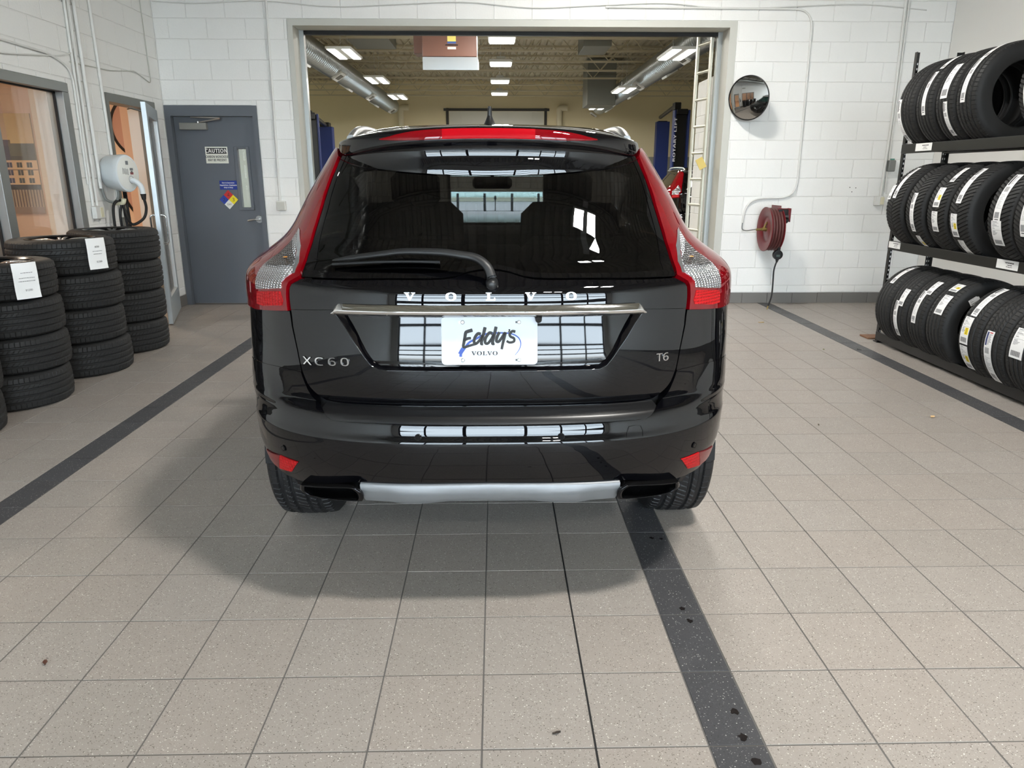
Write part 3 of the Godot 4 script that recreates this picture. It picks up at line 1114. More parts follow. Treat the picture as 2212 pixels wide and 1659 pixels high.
func build_car() -> void:
	var paint := mat("black_paint", rgb(5, 5, 7), 0.2, 0.0, 0.0)
	paint.clearcoat_enabled = true; paint.clearcoat = 1.0; paint.clearcoat_roughness = 0.0
	var gloss := mat("gloss_black", rgb(5, 5, 6), 0.03)
	var red := mat("lamp_red", rgb(104, 2, 10), 0.2, 0.0, 0.0)
	red.clearcoat_enabled = true; red.clearcoat = 1.0; red.clearcoat_roughness = 0.0
	var red_lit := mat("lamp_red_bright", rgb(176, 12, 18), 0.2, 0.0, 0.1)
	red_lit.clearcoat_enabled = true; red_lit.clearcoat = 0.5
	var clear := mat("lamp_reflector", rgb(205, 208, 212), 0.16, 0.9)
	var lens := noise_tex(256, 0.05, 9, 2)
	var tint := glass("tinted_glass", Color(0.003, 0.003, 0.004), 0.925)
	var windshield := glass("windscreen_glass", Color(0.25, 0.45, 0.42), 0.12)
	var matte := mat("matte_black", rgb(9, 9, 10), 0.8)
	var trimb := mat("bumper_black", rgb(16, 16, 17), 0.32)
	var silver := mat("silver_trim", rgb(122, 124, 126), 0.45, 0.4)
	var cloth := mat("seat_cloth", rgb(9, 9, 10), 0.8)
	var car := thing("suv", "glossy black SUV with tall red tail lamps parked on the tiles", "car", CAR)

	# inner shell, darkness behind the panel gaps
	shell_panel(car, "inner_shell", both([0.0, 19.3, 0.43, 19.0, 0.62, 21.0, 0.80, 24.0, 1.0, 24.0, 1.0, 4.0, 0.45, 4.5, 0.0, 3.4]), -0.055, matte, 0.05, 0.6, 0.0)
	shell_panel(car, "load_floor", both([0.0, 4.6, 1.0, 4.6, 2.0, 4.6, 2.95, 4.6, 2.95, 4.9, 2.0, 4.9, 1.0, 4.9, 0.0, 4.9]), -0.04, matte, 0.1, 0.6, 0.0)
	# body sides, hood and front in one pressing per side
	for sd in [-1.0, 1.0]:
		var side := poly([0.58, 13.7, 0.66, 16.0, 0.90, 15.72, 0.95, 17.6, 0.97, 19.8, 1.0, 20.0, 1.5, 20.0, 2.0, 19.0, 2.6, 18.9, 3.0, 18.9, 3.0, 0.0, 2.0, 0.0, 1.0, 0.0, 0.75, 0.9, 0.62, 2.5, 0.59, 4.0, 0.575, 6.0, 0.57, 9.0])
		for a in [arch(0.94, 0.405), arch(3.714, 0.40)]:
			var cut := Geometry2D.clip_polygons(side, a)
			for c in cut:
				if c.size() > 8:
					side = c
		var b := MB.new()
		panel(b, side if sd > 0 else flip(side), 0.0, 0.05, 0.5, 0.02)
		obj("body_side", b, paint, car)
		# wheel arch lips and liners
		for sc in [0.94, 3.714]:
			var lip := MB.new()
			var rows := []
			for k in 37:
				var an := PI * (k / 36.0) * 1.1 - 0.05 * PI
				var row := PackedVector3Array()
				for q in [[0.40, 0.0], [0.415, 0.012], [0.45, 0.008], [0.455, -0.012]]:
					var y := maxf(0.37 + q[0] * sin(an), 0.2)
					var s: float = sc + q[0] * cos(an)
					var x := absf(cs(u_of_s(s, yv(y)), yv(y)).x)
					row.append(Vector3(sd * (x + q[1]), y, -s))
				rows.append(row)
			lip.grid(rows)
			obj("arch_lip", lip, trimb, car)
			var lin := MB.new()
			rows = []
			for k in 25:
				var an := PI * k / 24.0
				rows.append(PackedVector3Array([Vector3(sd * 0.90, 0.37 + 0.40 * sin(an), -sc - 0.40 * cos(an)), Vector3(sd * 0.55, 0.37 + 0.40 * sin(an), -sc - 0.40 * cos(an))]))
			lin.grid(rows)
			lin.quad(Vector3(sd * 0.55, 0.3, -sc - 0.4), Vector3(sd * 0.55, 0.3, -sc + 0.4), Vector3(sd * 0.55, 0.8, -sc + 0.3), Vector3(sd * 0.55, 0.8, -sc - 0.3))
			obj("wheel_housing", lin, matte, car)
		# D-pillar and roof side
		shell_panel(car, "roof_side", poly([0.80, 24.0, 0.78, 27.2, 0.70, 27.4, 0.55, 27.0, 0.55, 28.6, 1.0, 28.6, 3.0, 28.6, 3.0, 27.4, 2.15, 27.2, 1.95, 26.6, 1.06, 26.2, 1.02, 19.6, 0.93, 19.6]) if sd > 0 else flip(poly([0.80, 24.0, 0.78, 27.2, 0.70, 27.4, 0.55, 27.0, 0.55, 28.6, 1.0, 28.6, 3.0, 28.6, 3.0, 27.4, 2.15, 27.2, 1.95, 26.6, 1.06, 26.2, 1.02, 19.6, 0.93, 19.6])), 0.0, paint, 0.05, 0.5)
		var sg := poly([1.04, 20.2, 1.5, 20.2, 1.95, 19.4, 1.98, 26.4, 1.5, 26.5, 1.08, 26.0])
		shell_panel(car, "side_window", sg if sd > 0 else flip(sg), -0.004, tint, 0.05, 0.5, 0.0)
		var ap := poly([1.95, 19.0, 2.14, 18.8, 2.16, 27.3, 1.95, 26.7])
		shell_panel(car, "windscreen_pillar", ap if sd > 0 else flip(ap), 0.001, paint, 0.05, 0.5, 0.0)
		var ws := poly([2.13, 18.6, 3.0, 18.6, 3.0, 27.6, 2.13, 27.6])
		shell_panel(car, "windscreen", ws if sd > 0 else flip(ws), -0.002, windshield, 0.06, 0.5, 0.0)
	shell_panel(car, "roof", both([0.0, 28.4, 1.0, 28.4, 2.0, 28.4, 3.0, 28.4, 3.0, 31.95, 2.0, 31.95, 1.0, 31.95, 0.0, 31.95]), 0.0, paint, 0.04, 0.25, 0.0)

	# tailgate
	shell_panel(car, "tailgate_band", both([0.0, 20.3, 0.023, 20.26, 0.05, 20.0, 0.075, 19.55, 0.1, 19.33, 0.13, 19.25, 0.208, 19.25, 0.306, 19.1, 0.409, 19.05, 0.429, 18.3, 0.432, 17.93, 0.430, 16.37, 0.287, 16.62, 0.153, 16.70, 0.0, 16.70]), 0.0, paint)
	var low := both([0.0, 16.68, 0.153, 16.68, 0.287, 16.60, 0.4295, 16.35, 0.4265, 15.58, 0.4155, 14.69, 0.4085, 13.96, 0.397, 13.23, 0.379, 12.37, 0.359, 11.3, 0.318, 11.0, 0.21, 10.95, 0.11, 10.9, 0.0, 10.9])
	var rec := both([0.0, 17.5, 0.325, 17.5, 0.325, 16.29, 0.293, 15.29, 0.264, 14.57, 0.250, 14.29, 0.236, 14.17, 0.219, 14.15, 0.0, 14.15])
	var lowb := MB.new()
	for c in Geometry2D.clip_polygons(low, rec):
		panel(lowb, c, 0.0, 0.02, 0.34, 0.012)
	obj("tailgate", lowb, paint, car)
	# plate recess: a bevel all round and a sunk pane
	var rim_o := poly([0.325, 16.5, 0.325, 16.29, 0.309, 15.78, 0.293, 15.29, 0.278, 14.92, 0.264, 14.57, 0.250, 14.29, 0.236, 14.17, 0.219, 14.15, 0.11, 14.15, 0.0, 14.15])
	var rim_i := poly([0.309, 16.5, 0.307, 16.19, 0.294, 15.78, 0.280, 15.36, 0.270, 15.06, 0.261, 14.78, 0.249, 14.50, 0.233, 14.36, 0.214, 14.36, 0.11, 14.35, 0.0, 14.34])
	var bev := MB.new()
	for sg in [-1.0, 1.0]:
		var rows := [PackedVector3Array(), PackedVector3Array(), PackedVector3Array()]
		for k in rim_o.size():
			var o := rim_o[k]; var i := rim_i[k]
			rows[0].append(cpt(sg * o.x, o.y, 0.0))
			rows[1].append(cpt(sg * lerpf(o.x, i.x, 0.25), lerpf(o.y, i.y, 0.25), 0.001))
			rows[2].append(cpt(sg * i.x, i.y, -0.026))
		bev.grid(rows)
	obj("recess_bevel", bev, paint, car)
	var rp := MB.new()   # sunk pane, leaning back a little more than the tailgate
	var ro := both([0.0, 16.6, 0.313, 16.6, 0.309, 16.19, 0.282, 15.36, 0.263, 14.76, 0.251, 14.46, 0.235, 14.3, 0.214, 14.3, 0.0, 14.28])
	var rrows := []
	for j in 25:
		var v := lerpf(14.30, 16.6, j / 24.0)
		var half := 0.313
		for k in range(0, rim_i.size() - 1):
			if v <= rim_i[k].y and v >= rim_i[k + 1].y:
				half = lerpf(rim_i[k].x, rim_i[k + 1].x, (rim_i[k].y - v) / maxf(rim_i[k].y - rim_i[k + 1].y, 0.001)) + 0.002
				break
		var row := PackedVector3Array()
		for k in 41:
			row.append(cpt(lerpf(-half, half, k / 40.0), v, lerpf(-0.016, -0.036, j / 24.0)))
		rrows.append(row)
	rp.grid(rrows)
	obj("recess_pane", rp, gloss, car)
	# chrome strip above the plate
	var ch := MB.new()
	var crow := []
	for k in 67:
		var u := lerpf(-0.33, 0.33, k / 66.0)
		var e := clampf((0.33 - absf(u)) / 0.016, 0.0, 1.0)
		var top := lerpf(16.42, 16.99 - 0.12 * absf(u) / 0.33, e)
		var row := PackedVector3Array()
		for q in [[top, -0.004], [top - 0.005, 0.004 + 0.008 * e], [lerpf(16.41, 16.95, e), 0.006 + 0.010 * e], [lerpf(16.40, 16.60, e), 0.008 + 0.017 * e], [lerpf(16.39, 16.52, e), 0.008 + 0.018 * e], [16.33, 0.010 + 0.010 * e], [16.30, 0.006], [16.30, -0.02]]:
			row.append(cpt(u, q[0], q[1]))
		crow.append(row)
	ch.grid(crow)
	obj("chrome_strip", ch, M.chrome, car)
	var cm := MB.new()
	cm.x = face(cpt(0.105, 16.22, 0.0), Vector3.RIGHT, Vector3.UP)
	cm.cyl(Vector3(0, 0, -0.01), Vector3(0, -0.006, 0.012), 0.012, 0.010, 14)
	obj("reversing_camera", cm, M.black_plastic, car)

	# number plate
	var pf := face(cpt(0.0, 15.25, -0.017) + Vector3(0.0, -0.002, 0), Vector3.RIGHT, cpt(0, 16.2, -0.034) - cpt(0, 14.4, -0.018))
	var pl := MB.new()
	pl.prism(round_rect(0.305, 0.152, 0.013), 0.003)
	var plate := obj("number_plate", pl, mat("plate_white", rgb(176, 181, 186), 0.4), car)
	plate.transform = pf
	for q in [[-0.085, 0.059], [0.094, 0.059], [-0.085, -0.061], [0.094, -0.061]]:
		var s := MB.new()
		s.x = Transform3D(Basis(Vector3.RIGHT, PI / 2), Vector3(q[0], q[1], 0.003))
		s.lathe(PackedVector2Array([Vector2(0, 0.004), Vector2(0.004, 0.0035), Vector2(0.0065, 0.0)]), 14)
		obj("screw", s, M.steel, plate)
		var hl := MB.new()
		hl.prism(round_rect(0.006, 0.006, 0.0029, 3), 0.0004, 0.003)
		hl.x = Transform3D(Basis.IDENTITY, Vector3(q[0] - 0.009, q[1], 0))
		var hole := MB.new()
		hole.x = hl.x
		hole.prism(round_rect(0.005, 0.007, 0.0024, 3), 0.0005, 0.003)
		obj("slot", hole, M.black_plastic if q[0] > 0 else M.steel, plate)
	plate_script(plate)
	text(plate, "lettering", "VOLVO", 0.0125, 0.0006, M.ink, serif, Transform3D(Basis.IDENTITY, Vector3(-0.0155, -0.0395, 0.0033)), 1.34)

	# lettering on the tailgate
	var names := ["V", "O", "L", "V", "O"]
	for k in 5:
		var u: float = [-0.167, -0.081, 0.003, 0.088, 0.173][k]
		var at := cpt(u, 17.56, 0.002)
		var fr := face(at, cs(u + 0.01, 17.56) - cs(u - 0.01, 17.56), cs(u, 17.9) - cs(u, 17.2))
		text(car, "letter", names[k], 0.0235, 0.004, M.chrome, serif, fr, 1.5)
	for k in 5:
		var ur: Array = [[-0.392, 14.36, "X"], [-0.364, 14.38, "C"], [-0.334, 14.41, "6"], [-0.306, 14.43, "0"], [0.372, 14.47, "T6"]][k]
		var fr := face(cpt(ur[0], ur[1], 0.002), cs(ur[0] + 0.01, ur[1]) - cs(ur[0] - 0.01, ur[1]), cs(ur[0], ur[1] + 0.3) - cs(ur[0], ur[1] - 0.3))
		text(car, "badge", ur[2], 0.026, 0.003, M.chrome, mono, fr, 1.75 if k < 4 else 1.3)

	# rear window: black border, tinted pane, heating wires
	var go := poly([0.529, 27.2, 0.529, 26.40, 0.522, 25.69, 0.497, 24.73, 0.470, 23.01, 0.424, 20.35, 0.411, 19.25, 0.306, 19.31, 0.208, 19.45, 0.129, 19.45, 0.099, 19.53, 0.074, 19.74, 0.049, 20.18, 0.023, 20.45, 0.0, 20.50])
	var gi := poly([0.505, 27.2, 0.504, 26.40, 0.498, 25.69, 0.474, 24.73, 0.447, 23.01, 0.404, 20.9, 0.392, 20.0, 0.306, 19.95, 0.208, 19.95, 0.129, 20.0, 0.099, 20.1, 0.074, 20.3, 0.049, 20.7, 0.023, 20.95, 0.0, 21.0])
	for sg in [-1.0, 1.0]:
		var fr := PackedVector2Array(go)
		for k in range(gi.size() - 1, -1, -1):
			fr.append(gi[k])
		shell_panel(car, "window_border", fr if sg > 0 else flip(fr), 0.0012, gloss, 0.02, 0.34, 0.004)
	var gl := PackedFloat64Array()
	var full := []
	for k in range(gi.size() - 1, -1, -1):
		full.append(gi[k].x + 0.004); full.append(gi[k].y)
	full[0] = 0.0
	full.append(0.0); full.append(27.2)
	shell_panel(car, "rear_window", both(full), 0.0, tint, 0.03, 0.5, 0.0)
	var wires := MB.new()
	for k in 12:
		var v := 21.3 + k * 0.42
		var pth := PackedVector3Array()
		for i in 41:
			pth.append(cpt(lerpf(-0.43, 0.43, i / 40.0), v, -0.001))
		wires.tube(pth, 0.0005, 4, false)
	obj("heating_wires", wires, mat("wire_brown", rgb(40, 30, 24), 0.6), car)

	# tail lamps
	var lampo := [0.546, 26.56, 0.530, 25.78, 0.502, 24.73, 0.474, 23.0, 0.428, 20.33, 0.414, 19.24, 0.434, 18.44, 0.437, 18.0, 0.435, 16.29, 0.488, 16.16, 0.553, 16.01, 0.9, 15.75, 0.93, 17.63, 0.95, 19.8, 0.9, 22.0, 0.86, 24.0, 0.84, 25.0, 0.82, 26.0, 0.78, 27.25, 0.69, 27.29, 0.60, 27.1]
	var cl := [0.567, 23.83, 0.497, 22.0, 0.451, 20.34, 0.438, 19.38, 0.448, 18.87, 0.453, 18.35, 0.450, 17.79, 0.494, 17.59, 0.548, 17.36, 0.553, 18.11, 0.561, 19.08, 0.565, 19.9, 0.562, 20.87, 0.554, 21.52, 0.555, 22.52, 0.565, 23.38]
	var rl := [0.542, 17.2, 0.493, 17.42, 0.453, 17.55, 0.445, 16.85, 0.449, 16.57, 0.515, 16.34, 0.549, 16.35]
	var ld := [0.568, 23.89, 0.487, 21.79, 0.447, 20.18, 0.436, 19.33, 0.430, 19.42, 0.444, 20.6, 0.488, 22.3, 0.55, 23.73]
	var lensb := mat("lens_ribs", rgb(208, 210, 214), 0.12, 0.85)
	lensb.heightmap_enabled = true; lensb.heightmap_texture = rib_tex(); lensb.heightmap_scale = 0.6
	lensb.uv1_scale = Vector3(26, 1.6, 1)
	var smoked := mat("lens_smoked", rgb(112, 110, 110), 0.14, 0.85)
	smoked.heightmap_enabled = true; smoked.heightmap_texture = rib_tex(); smoked.heightmap_scale = 0.6
	smoked.uv1_scale = Vector3(26, 1.6, 1)
	red_lit.heightmap_enabled = true; red_lit.heightmap_texture = rib_tex(); red_lit.heightmap_scale = 0.6
	red_lit.uv1_scale = Vector3(26, 1.6, 1)
	for sg in [-1.0, 1.0]:
		var lp := poly(lampo)
		var body := MB.new()
		panel(body, lp if sg > 0 else flip(lp), 0.008, 0.02, 0.34, 0.03)
		var lamp := obj("tail_lamp", body, red, car)
		var p2 := poly(cl)
		shell_panel(lamp, "clear_lens", p2 if sg > 0 else flip(p2), 0.0095, lensb, 0.015, 0.3, 0.002)
		var p5 := poly([0.553, 22.76, 0.474, 21.10, 0.452, 20.16, 0.558, 19.86, 0.559, 20.82, 0.553, 21.53])
		shell_panel(lamp, "indicator_lens", p5 if sg > 0 else flip(p5), 0.0102, smoked, 0.015, 0.3, 0.002)
		var p3 := poly(rl)
		shell_panel(lamp, "stop_reflector", p3 if sg > 0 else flip(p3), 0.0095, red_lit, 0.015, 0.3, 0.002)
		var p4 := poly(ld)
		shell_panel(lamp, "light_guide", p4 if sg > 0 else flip(p4), 0.0105, clear, 0.015, 0.3, 0.002)
		var am := MB.new()
		am.x = face(cpt(sg * 0.505, 21.0, 0.0098), Vector3.RIGHT, Vector3.UP)
		am.lathe(PackedVector2Array([Vector2(0.011, 0.0), Vector2(0.006, 0.002), Vector2(0, 0.0025)]), 12)
		am.x = am.x
		obj("indicator_bulb", am, mat("amber_bulb", rgb(206, 142, 70), 0.2), lamp)

	# quarter panel between tailgate and bumper, under the lamp
	for sg in [-1.0, 1.0]:
		var q := poly([0.68, 15.95, 0.56, 15.98, 0.4345, 16.25, 0.4305, 15.57, 0.4185, 14.69, 0.4112, 13.96, 0.4115, 13.80, 0.425, 13.83, 0.483, 13.86, 0.577, 13.77, 0.68, 13.5])
		shell_panel(car, "quarter_panel", q if sg > 0 else flip(q), 0.0, paint)

	# bumper
	var bum := both([0.0, 8.2, 0.2, 8.27, 0.338, 8.2, 0.35, 8.6, 0.364, 9.6, 0.384, 10.9, 0.4005, 13.0, 0.411, 13.82, 0.425, 13.85, 0.483, 13.88, 0.577, 13.79, 0.66, 13.6, 0.66, 4.2, 0.60, 2.95, 0.577, 2.62, 0.527, 2.30, 0.468, 2.29, 0.438, 2.32, 0.30, 2.94, 0.219, 3.0, 0.0, 3.04])
	shell_panel(car, "bumper", bum, 0.002, paint, 0.02, 0.3, 0.03)
	shell_panel(car, "bumper_step", both([0.0, 10.85, 0.3, 10.9, 0.356, 10.9, 0.364, 9.7, 0.349, 8.62, 0.337, 8.24, 0.2, 8.31, 0.0, 8.24]), 0.004, trimb, 0.02, 0.3, 0.01)
	# lower valance and silver guard
	shell_panel(car, "valance", both([0.0, 3.02, 0.22, 2.98, 0.30, 2.92, 0.44, 2.28, 0.44, 1.9, 0.30, 2.0, 0.0, 2.1]), -0.02, trimb, 0.03, 0.3, 0.0)
	var sk := MB.new()
	for sg in [-1.0, 1.0]:
		var rows := []
		for k in 41:
			var u := 0.292 * k / 40.0
			var w := 1.0 if u < 0.10 else clampf((0.135 - u) / 0.035, 0.0, 1.0)    # raised middle
			var w2 := 1.0 if u > 0.235 else clampf((u - 0.20) / 0.035, 0.0, 1.0)
			var proud := 0.006 + 0.008 * maxf(0.0, 1.0 - w - w2) + 0.004 * w
			var bot := lerpf(1.80, 1.52, clampf((u - 0.1) / 0.12, 0, 1))
			var row := PackedVector3Array()
			for q in [[3.02 - 0.1 * u / 0.29, 0.0], [2.98 - 0.1 * u / 0.29, 0.012], [2.62, 0.016], [2.5, 0.010 + proud], [bot + 0.2, 0.006 + proud], [bot, 0.002], [bot, -0.03]]:
				row.append(cpt(sg * u, q[0], q[1]))
			rows.append(row)
		sk.grid(rows)
	obj("skid_guard", sk, silver, car)
	# tailpipes
	for sg in [-1.0, 1.0]:
		var o0 := PackedVector3Array()
		var outline := spline([V2(0.446, 1.95), V2(0.436, 2.40), V2(0.42, 2.46), V2(0.32, 2.82), V2(0.298, 2.72), V2(0.291, 2.40), V2(0.296, 2.0), V2(0.312, 1.86), V2(0.42, 1.50), V2(0.44, 1.66), V2(0.446, 1.95)], 4)
		var cen := Vector2(0.366, 2.15)
		var rows := []
		for q in [[1.0, -0.05], [1.04, 0.012], [1.04, 0.022], [0.97, 0.026], [0.86, 0.020], [0.82, -0.01], [0.78, -0.08]]:
			var row := PackedVector3Array()
			for k in outline.size() - 1:
				var w := cen + (Vector2(outline[k].x, outline[k].y) - cen) * Vector2(q[0], q[0])
				row.append(cpt(sg * w.x, w.y, 0.012) + Vector3(0, 0, q[1]))
			rows.append(row)
		var tp := MB.new()
		tp.grid(rows, true)
		var pipe := obj("tailpipe", tp, mat("dark_chrome", rgb(46, 46, 48), 0.1, 0.9), car)
		var inn := MB.new()
		var last: PackedVector3Array = rows[6]
		var mid := cpt(sg * cen.x, cen.y, 0.012) + Vector3(0, 0, -0.08)
		for k in last.size():
			inn.tri(mid, last[k], last[(k + 1) % last.size()])
		obj("pipe_throat", inn, matte, pipe)
	# reflectors, sensors, tow cover
	for sg in [-1.0, 1.0]:
		var rf := poly([0.585, 3.35, 0.540, 3.52, 0.497, 3.70, 0.523, 2.62, 0.56, 2.6, 0.581, 2.68])
		shell_panel(car, "side_reflector", rf if sg > 0 else flip(rf), 0.006, mat("reflector_dark", rgb(110, 26, 30), 0.12), 0.015, 0.2, 0.006)
		rf = poly([0.496, 3.70, 0.436, 3.68, 0.469, 2.82, 0.5215, 2.62])
		shell_panel(car, "rear_reflector", rf if sg > 0 else flip(rf), 0.006, red_lit, 0.015, 0.2, 0.006)
	for q in [[-0.478, 4.27], [-0.156, 6.9], [0.155, 6.9], [0.474, 4.3]]:
		var s := MB.new()
		var fr := face(cpt(q[0], q[1], 0.005), cs(q[0] + 0.01, q[1]) - cs(q[0] - 0.01, q[1]), cs(q[0], q[1] + 0.2) - cs(q[0], q[1] - 0.2))
		s.x = fr * Transform3D(Basis(Vector3.RIGHT, PI / 2), Vector3.ZERO)
		s.lathe(PackedVector2Array([Vector2(0, 0.001), Vector2(0.008, 0.001), Vector2(0.0085, -0.002), Vector2(0.0095, -0.002), Vector2(0.0098, 0.0008), Vector2(0.0112, 0.0)]), 18)
		obj("parking_sensor", s, paint, car)
	var tow := MB.new()
	var tp2 := PackedVector3Array()
	for q in [[0.295, 6.35], [0.296, 7.0], [0.30, 7.55], [0.313, 7.62], [0.326, 7.52], [0.331, 7.0], [0.332, 6.3]]:
		tp2.append(cpt(q[0], q[1], 0.0042))
	tow.tube(tp2, 0.0008, 4)
	obj("tow_cover_line", tow, matte, car)

	# roof spoiler with the high stop lamp
	spoiler(car, paint, gloss, red, red_lit)
	# wiper
	var wp := MB.new()
	wp.x = face(cpt(0.006, 18.95, 0.0), Vector3.RIGHT, Vector3.UP)
	wp.x = wp.x * Transform3D(Basis(Vector3.RIGHT, PI / 2), Vector3.ZERO)
	wp.lathe(PackedVector2Array([Vector2(0.020, -0.01), Vector2(0.019, 0.018), Vector2(0.017, 0.022), Vector2(0.016, 0.036), Vector2(0.012, 0.043), Vector2(0.006, 0.046), Vector2(0, 0.0465)]), 20)
	wp.x = Transform3D.IDENTITY
	var arm := spline([cpt(0.006, 18.95, 0.030), cpt(-0.004, 19.7, 0.045), cpt(-0.03, 20.55, 0.052), cpt(-0.075, 21.25, 0.052), cpt(-0.12, 21.6, 0.048), cpt(-0.20, 21.75, 0.04), cpt(-0.25, 21.55, 0.035), cpt(-0.30, 21.2, 0.03), cpt(-0.352, 20.72, 0.024)], 6)
	var wr := []
	for k in arm.size():
		var t := float(k) / (arm.size() - 1)
		var d := (arm[mini(k + 1, arm.size() - 1)] - arm[maxi(k - 1, 0)]).normalized()
		var nn := cnorm(0.1, 20.5)
		var sd2 := d.cross(nn).normalized()
		var hw := lerpf(0.0165, 0.009, t) * (1.0 if t < 0.9 else sqrt(maxf(0.05, (1.0 - t) / 0.1)))
		var row := PackedVector3Array()
		for q in [[-1.0, -0.4], [-0.8, 0.7], [0.0, 1.0], [0.8, 0.7], [1.0, -0.4], [0.0, -0.6]]:
			row.append(arm[k] + sd2 * hw * q[0] + nn * hw * 0.6 * q[1])
		wr.append(row)
	wp.grid(wr, true)
	var wiper := obj("rear_wiper", wp, mat("wiper_black", rgb(24, 25, 26), 0.45), car)
	var bl := MB.new()
	var bp := PackedVector3Array()
	for k in 21:
		var t := k / 20.0
		bp.append(cpt(lerpf(-0.352, -0.115, t), lerpf(20.55, 21.05, t) + 0.25 * sin(t * PI), 0.012))
	bl.tube(bp, 0.0055, 6)
	obj("wiper_blade", bl, M.black_rubber, wiper)
	# roof rails and aerial
	for sg in [-1.0, 1.0]:
		var rl2 := MB.new()
		rl2.tube(spline([Vector3(sg * 0.50, 1.60, -0.60), Vector3(sg * 0.50, 1.634, -0.74), Vector3(sg * 0.505, 1.652, -1.0), Vector3(sg * 0.52, 1.66, -1.6), Vector3(sg * 0.515, 1.65, -2.2), Vector3(sg * 0.505, 1.60, -2.45)], 8), 0.016, 10)
		obj("roof_rail", rl2, M.steel, car)
	var an := MB.new()
	an.x = Transform3D(Basis.IDENTITY, Vector3(0.0, 1.655, -0.86))
	var fin := []
	for k in 9:
		var t := k / 8.0
		var row := PackedVector3Array()
		for q in 16:
			var a := TAU * q / 16
			row.append(Vector3(cos(a) * lerpf(0.036, 0.010, pow(t, 0.6)), 0.045 * t, sin(a) * lerpf(0.06, 0.012, pow(t, 0.6))))
		fin.append(row)
	an.grid(fin, true)
	an.lathe(PackedVector2Array([Vector2(0.010, 0.042), Vector2(0.0085, 0.06), Vector2(0.009, 0.072), Vector2(0.006, 0.08), Vector2(0, 0.082)]), 14)
	obj("roof_aerial", an, M.black_plastic, car)

	# wheels
	var treads := tyre_mesh("road", 0.37, 0.235, 0.255)
	for sc in [0.94, 3.714]:
		for sg in [-1.0, 1.0]:
			var w := Node3D.new()
			w.name = "wheel"
			car.add_child(w, true)
			w.position = Vector3(sg * 0.795, 0.37, -sc)
			w.rotation_degrees = Vector3(0, 0, 90)
			put("tyre", treads, M.black_rubber, w)
			var r := MB.new()
			r.lathe(PackedVector2Array([Vector2(0.235, -0.11), Vector2(0.225, -0.10), Vector2(0.215, 0.0), Vector2(0.225, 0.10), Vector2(0.24, 0.112)]), 40)
			r.lathe(PackedVector2Array([Vector2(0.0, 0.05 * -sg), Vector2(0.06, 0.055 * -sg), Vector2(0.215, 0.08 * -sg)]), 40)
			obj("rim", r, M.steel, w)
	# axle, underbody
	var ub := MB.new()
	ub.box(Vector3(0, 0.30, -2.3), Vector3(1.4, 0.10, 3.2), 0.03)
	ub.box(Vector3(0, 0.44, -0.6), Vector3(1.0, 0.12, 0.7), 0.04)
	ub.cyl(Vector3(-0.7, 0.36, -0.94), Vector3(0.7, 0.36, -0.94), 0.045, 0.045, 12)
	ub.cyl(Vector3(-0.45, 0.42, -0.45), Vector3(0.45, 0.42, -0.45), 0.08, 0.08, 16)
	obj("underbody", ub, matte, car)

	# cabin
	var cab := MB.new()
	cab.box(Vector3(0, 0.62, -1.9), Vector3(1.6, 0.06, 2.8))
	cab.box(Vector3(0, 0.95, -3.28), Vector3(1.5, 0.36, 0.5), 0.08)
	obj("dashboard", cab, cloth, car)
	for sg in [-1.0, 1.0]:
		var st := MB.new()
		st.x = Transform3D(Basis(Vector3.RIGHT, 0.2), Vector3(sg * 0.44, 0.62, -2.35))
		st.box(Vector3(0, 0.36, 0.0), Vector3(0.54, 0.72, 0.16), 0.07)
		st.box(Vector3(0, 0.80, 0.01), Vector3(0.28, 0.22, 0.11), 0.05)
		for k in [-0.07, 0.07]:
			st.cyl(Vector3(k, 0.65, 0), Vector3(k, 0.75, 0), 0.008, 0.008, 8)
		st.x = Transform3D(Basis.IDENTITY, Vector3(sg * 0.44, 0.62, -2.6))
		st.box(Vector3(0, 0.08, 0), Vector3(0.54, 0.2, 0.5), 0.07)
		obj("front_seat", st, cloth, car)
		st = MB.new()
		st.x = Transform3D(Basis(Vector3.RIGHT, 0.3), Vector3(sg * 0.42, 0.62, -1.5))
		st.box(Vector3(0, 0.30, 0), Vector3(0.56, 0.60, 0.16), 0.06)
		st.box(Vector3(0.04 * sg, 0.68, 0.01), Vector3(0.28, 0.18, 0.10), 0.045)
		obj("rear_seat", st, cloth, car)
	var cb := MB.new()
	cb.box(Vector3(0, 0.9, -1.42), Vector3(0.36, 0.5, 0.14), 0.05)
	obj("centre_seat", cb, cloth, car)
	var mr := MB.new()
	mr.box(Vector3(0.0, 1.43, -2.78), Vector3(0.26, 0.075, 0.04), 0.02)
	mr.cyl(Vector3(0, 1.45, -2.78), Vector3(0, 1.55, -2.7), 0.012, 0.012, 8)
	obj("inside_mirror", mr, M.black_plastic, car)
	var hl := MB.new()
	hl.box(Vector3(0, 1.60, -1.6), Vector3(1.05, 0.02, 1.9), 0.008)
	obj("headliner", hl, mat("headliner", rgb(120, 116, 108), 0.9), car)
	for sg in [-1.0, 1.0]:
		var dm := MB.new()
		dm.box(Vector3(sg * 0.99, 1.10, -3.0), Vector3(0.16, 0.14, 0.09), 0.04)
		dm.box(Vector3(sg * 0.90, 1.07, -3.0), Vector3(0.08, 0.04, 0.05), 0.01)
		obj("door_mirror", dm, paint, car)

func V2(x: float, y: float) -> Vector3:
	return Vector3(x, y, 0)

var rib_cache: ImageTexture
func rib_tex() -> ImageTexture:   # moulded lens pattern: rows of small pillows
	if rib_cache == null:
		var im := Image.create(64, 64, false, Image.FORMAT_L8)
		for y in 64:
			for x in 64:
				var p := absf(sin(PI * x / 16.0)) * absf(sin(PI * y / 21.33))
				im.set_pixel(x, y, Color(p, p, p))
		rib_cache = ImageTexture.create_from_image(im)
	return rib_cache

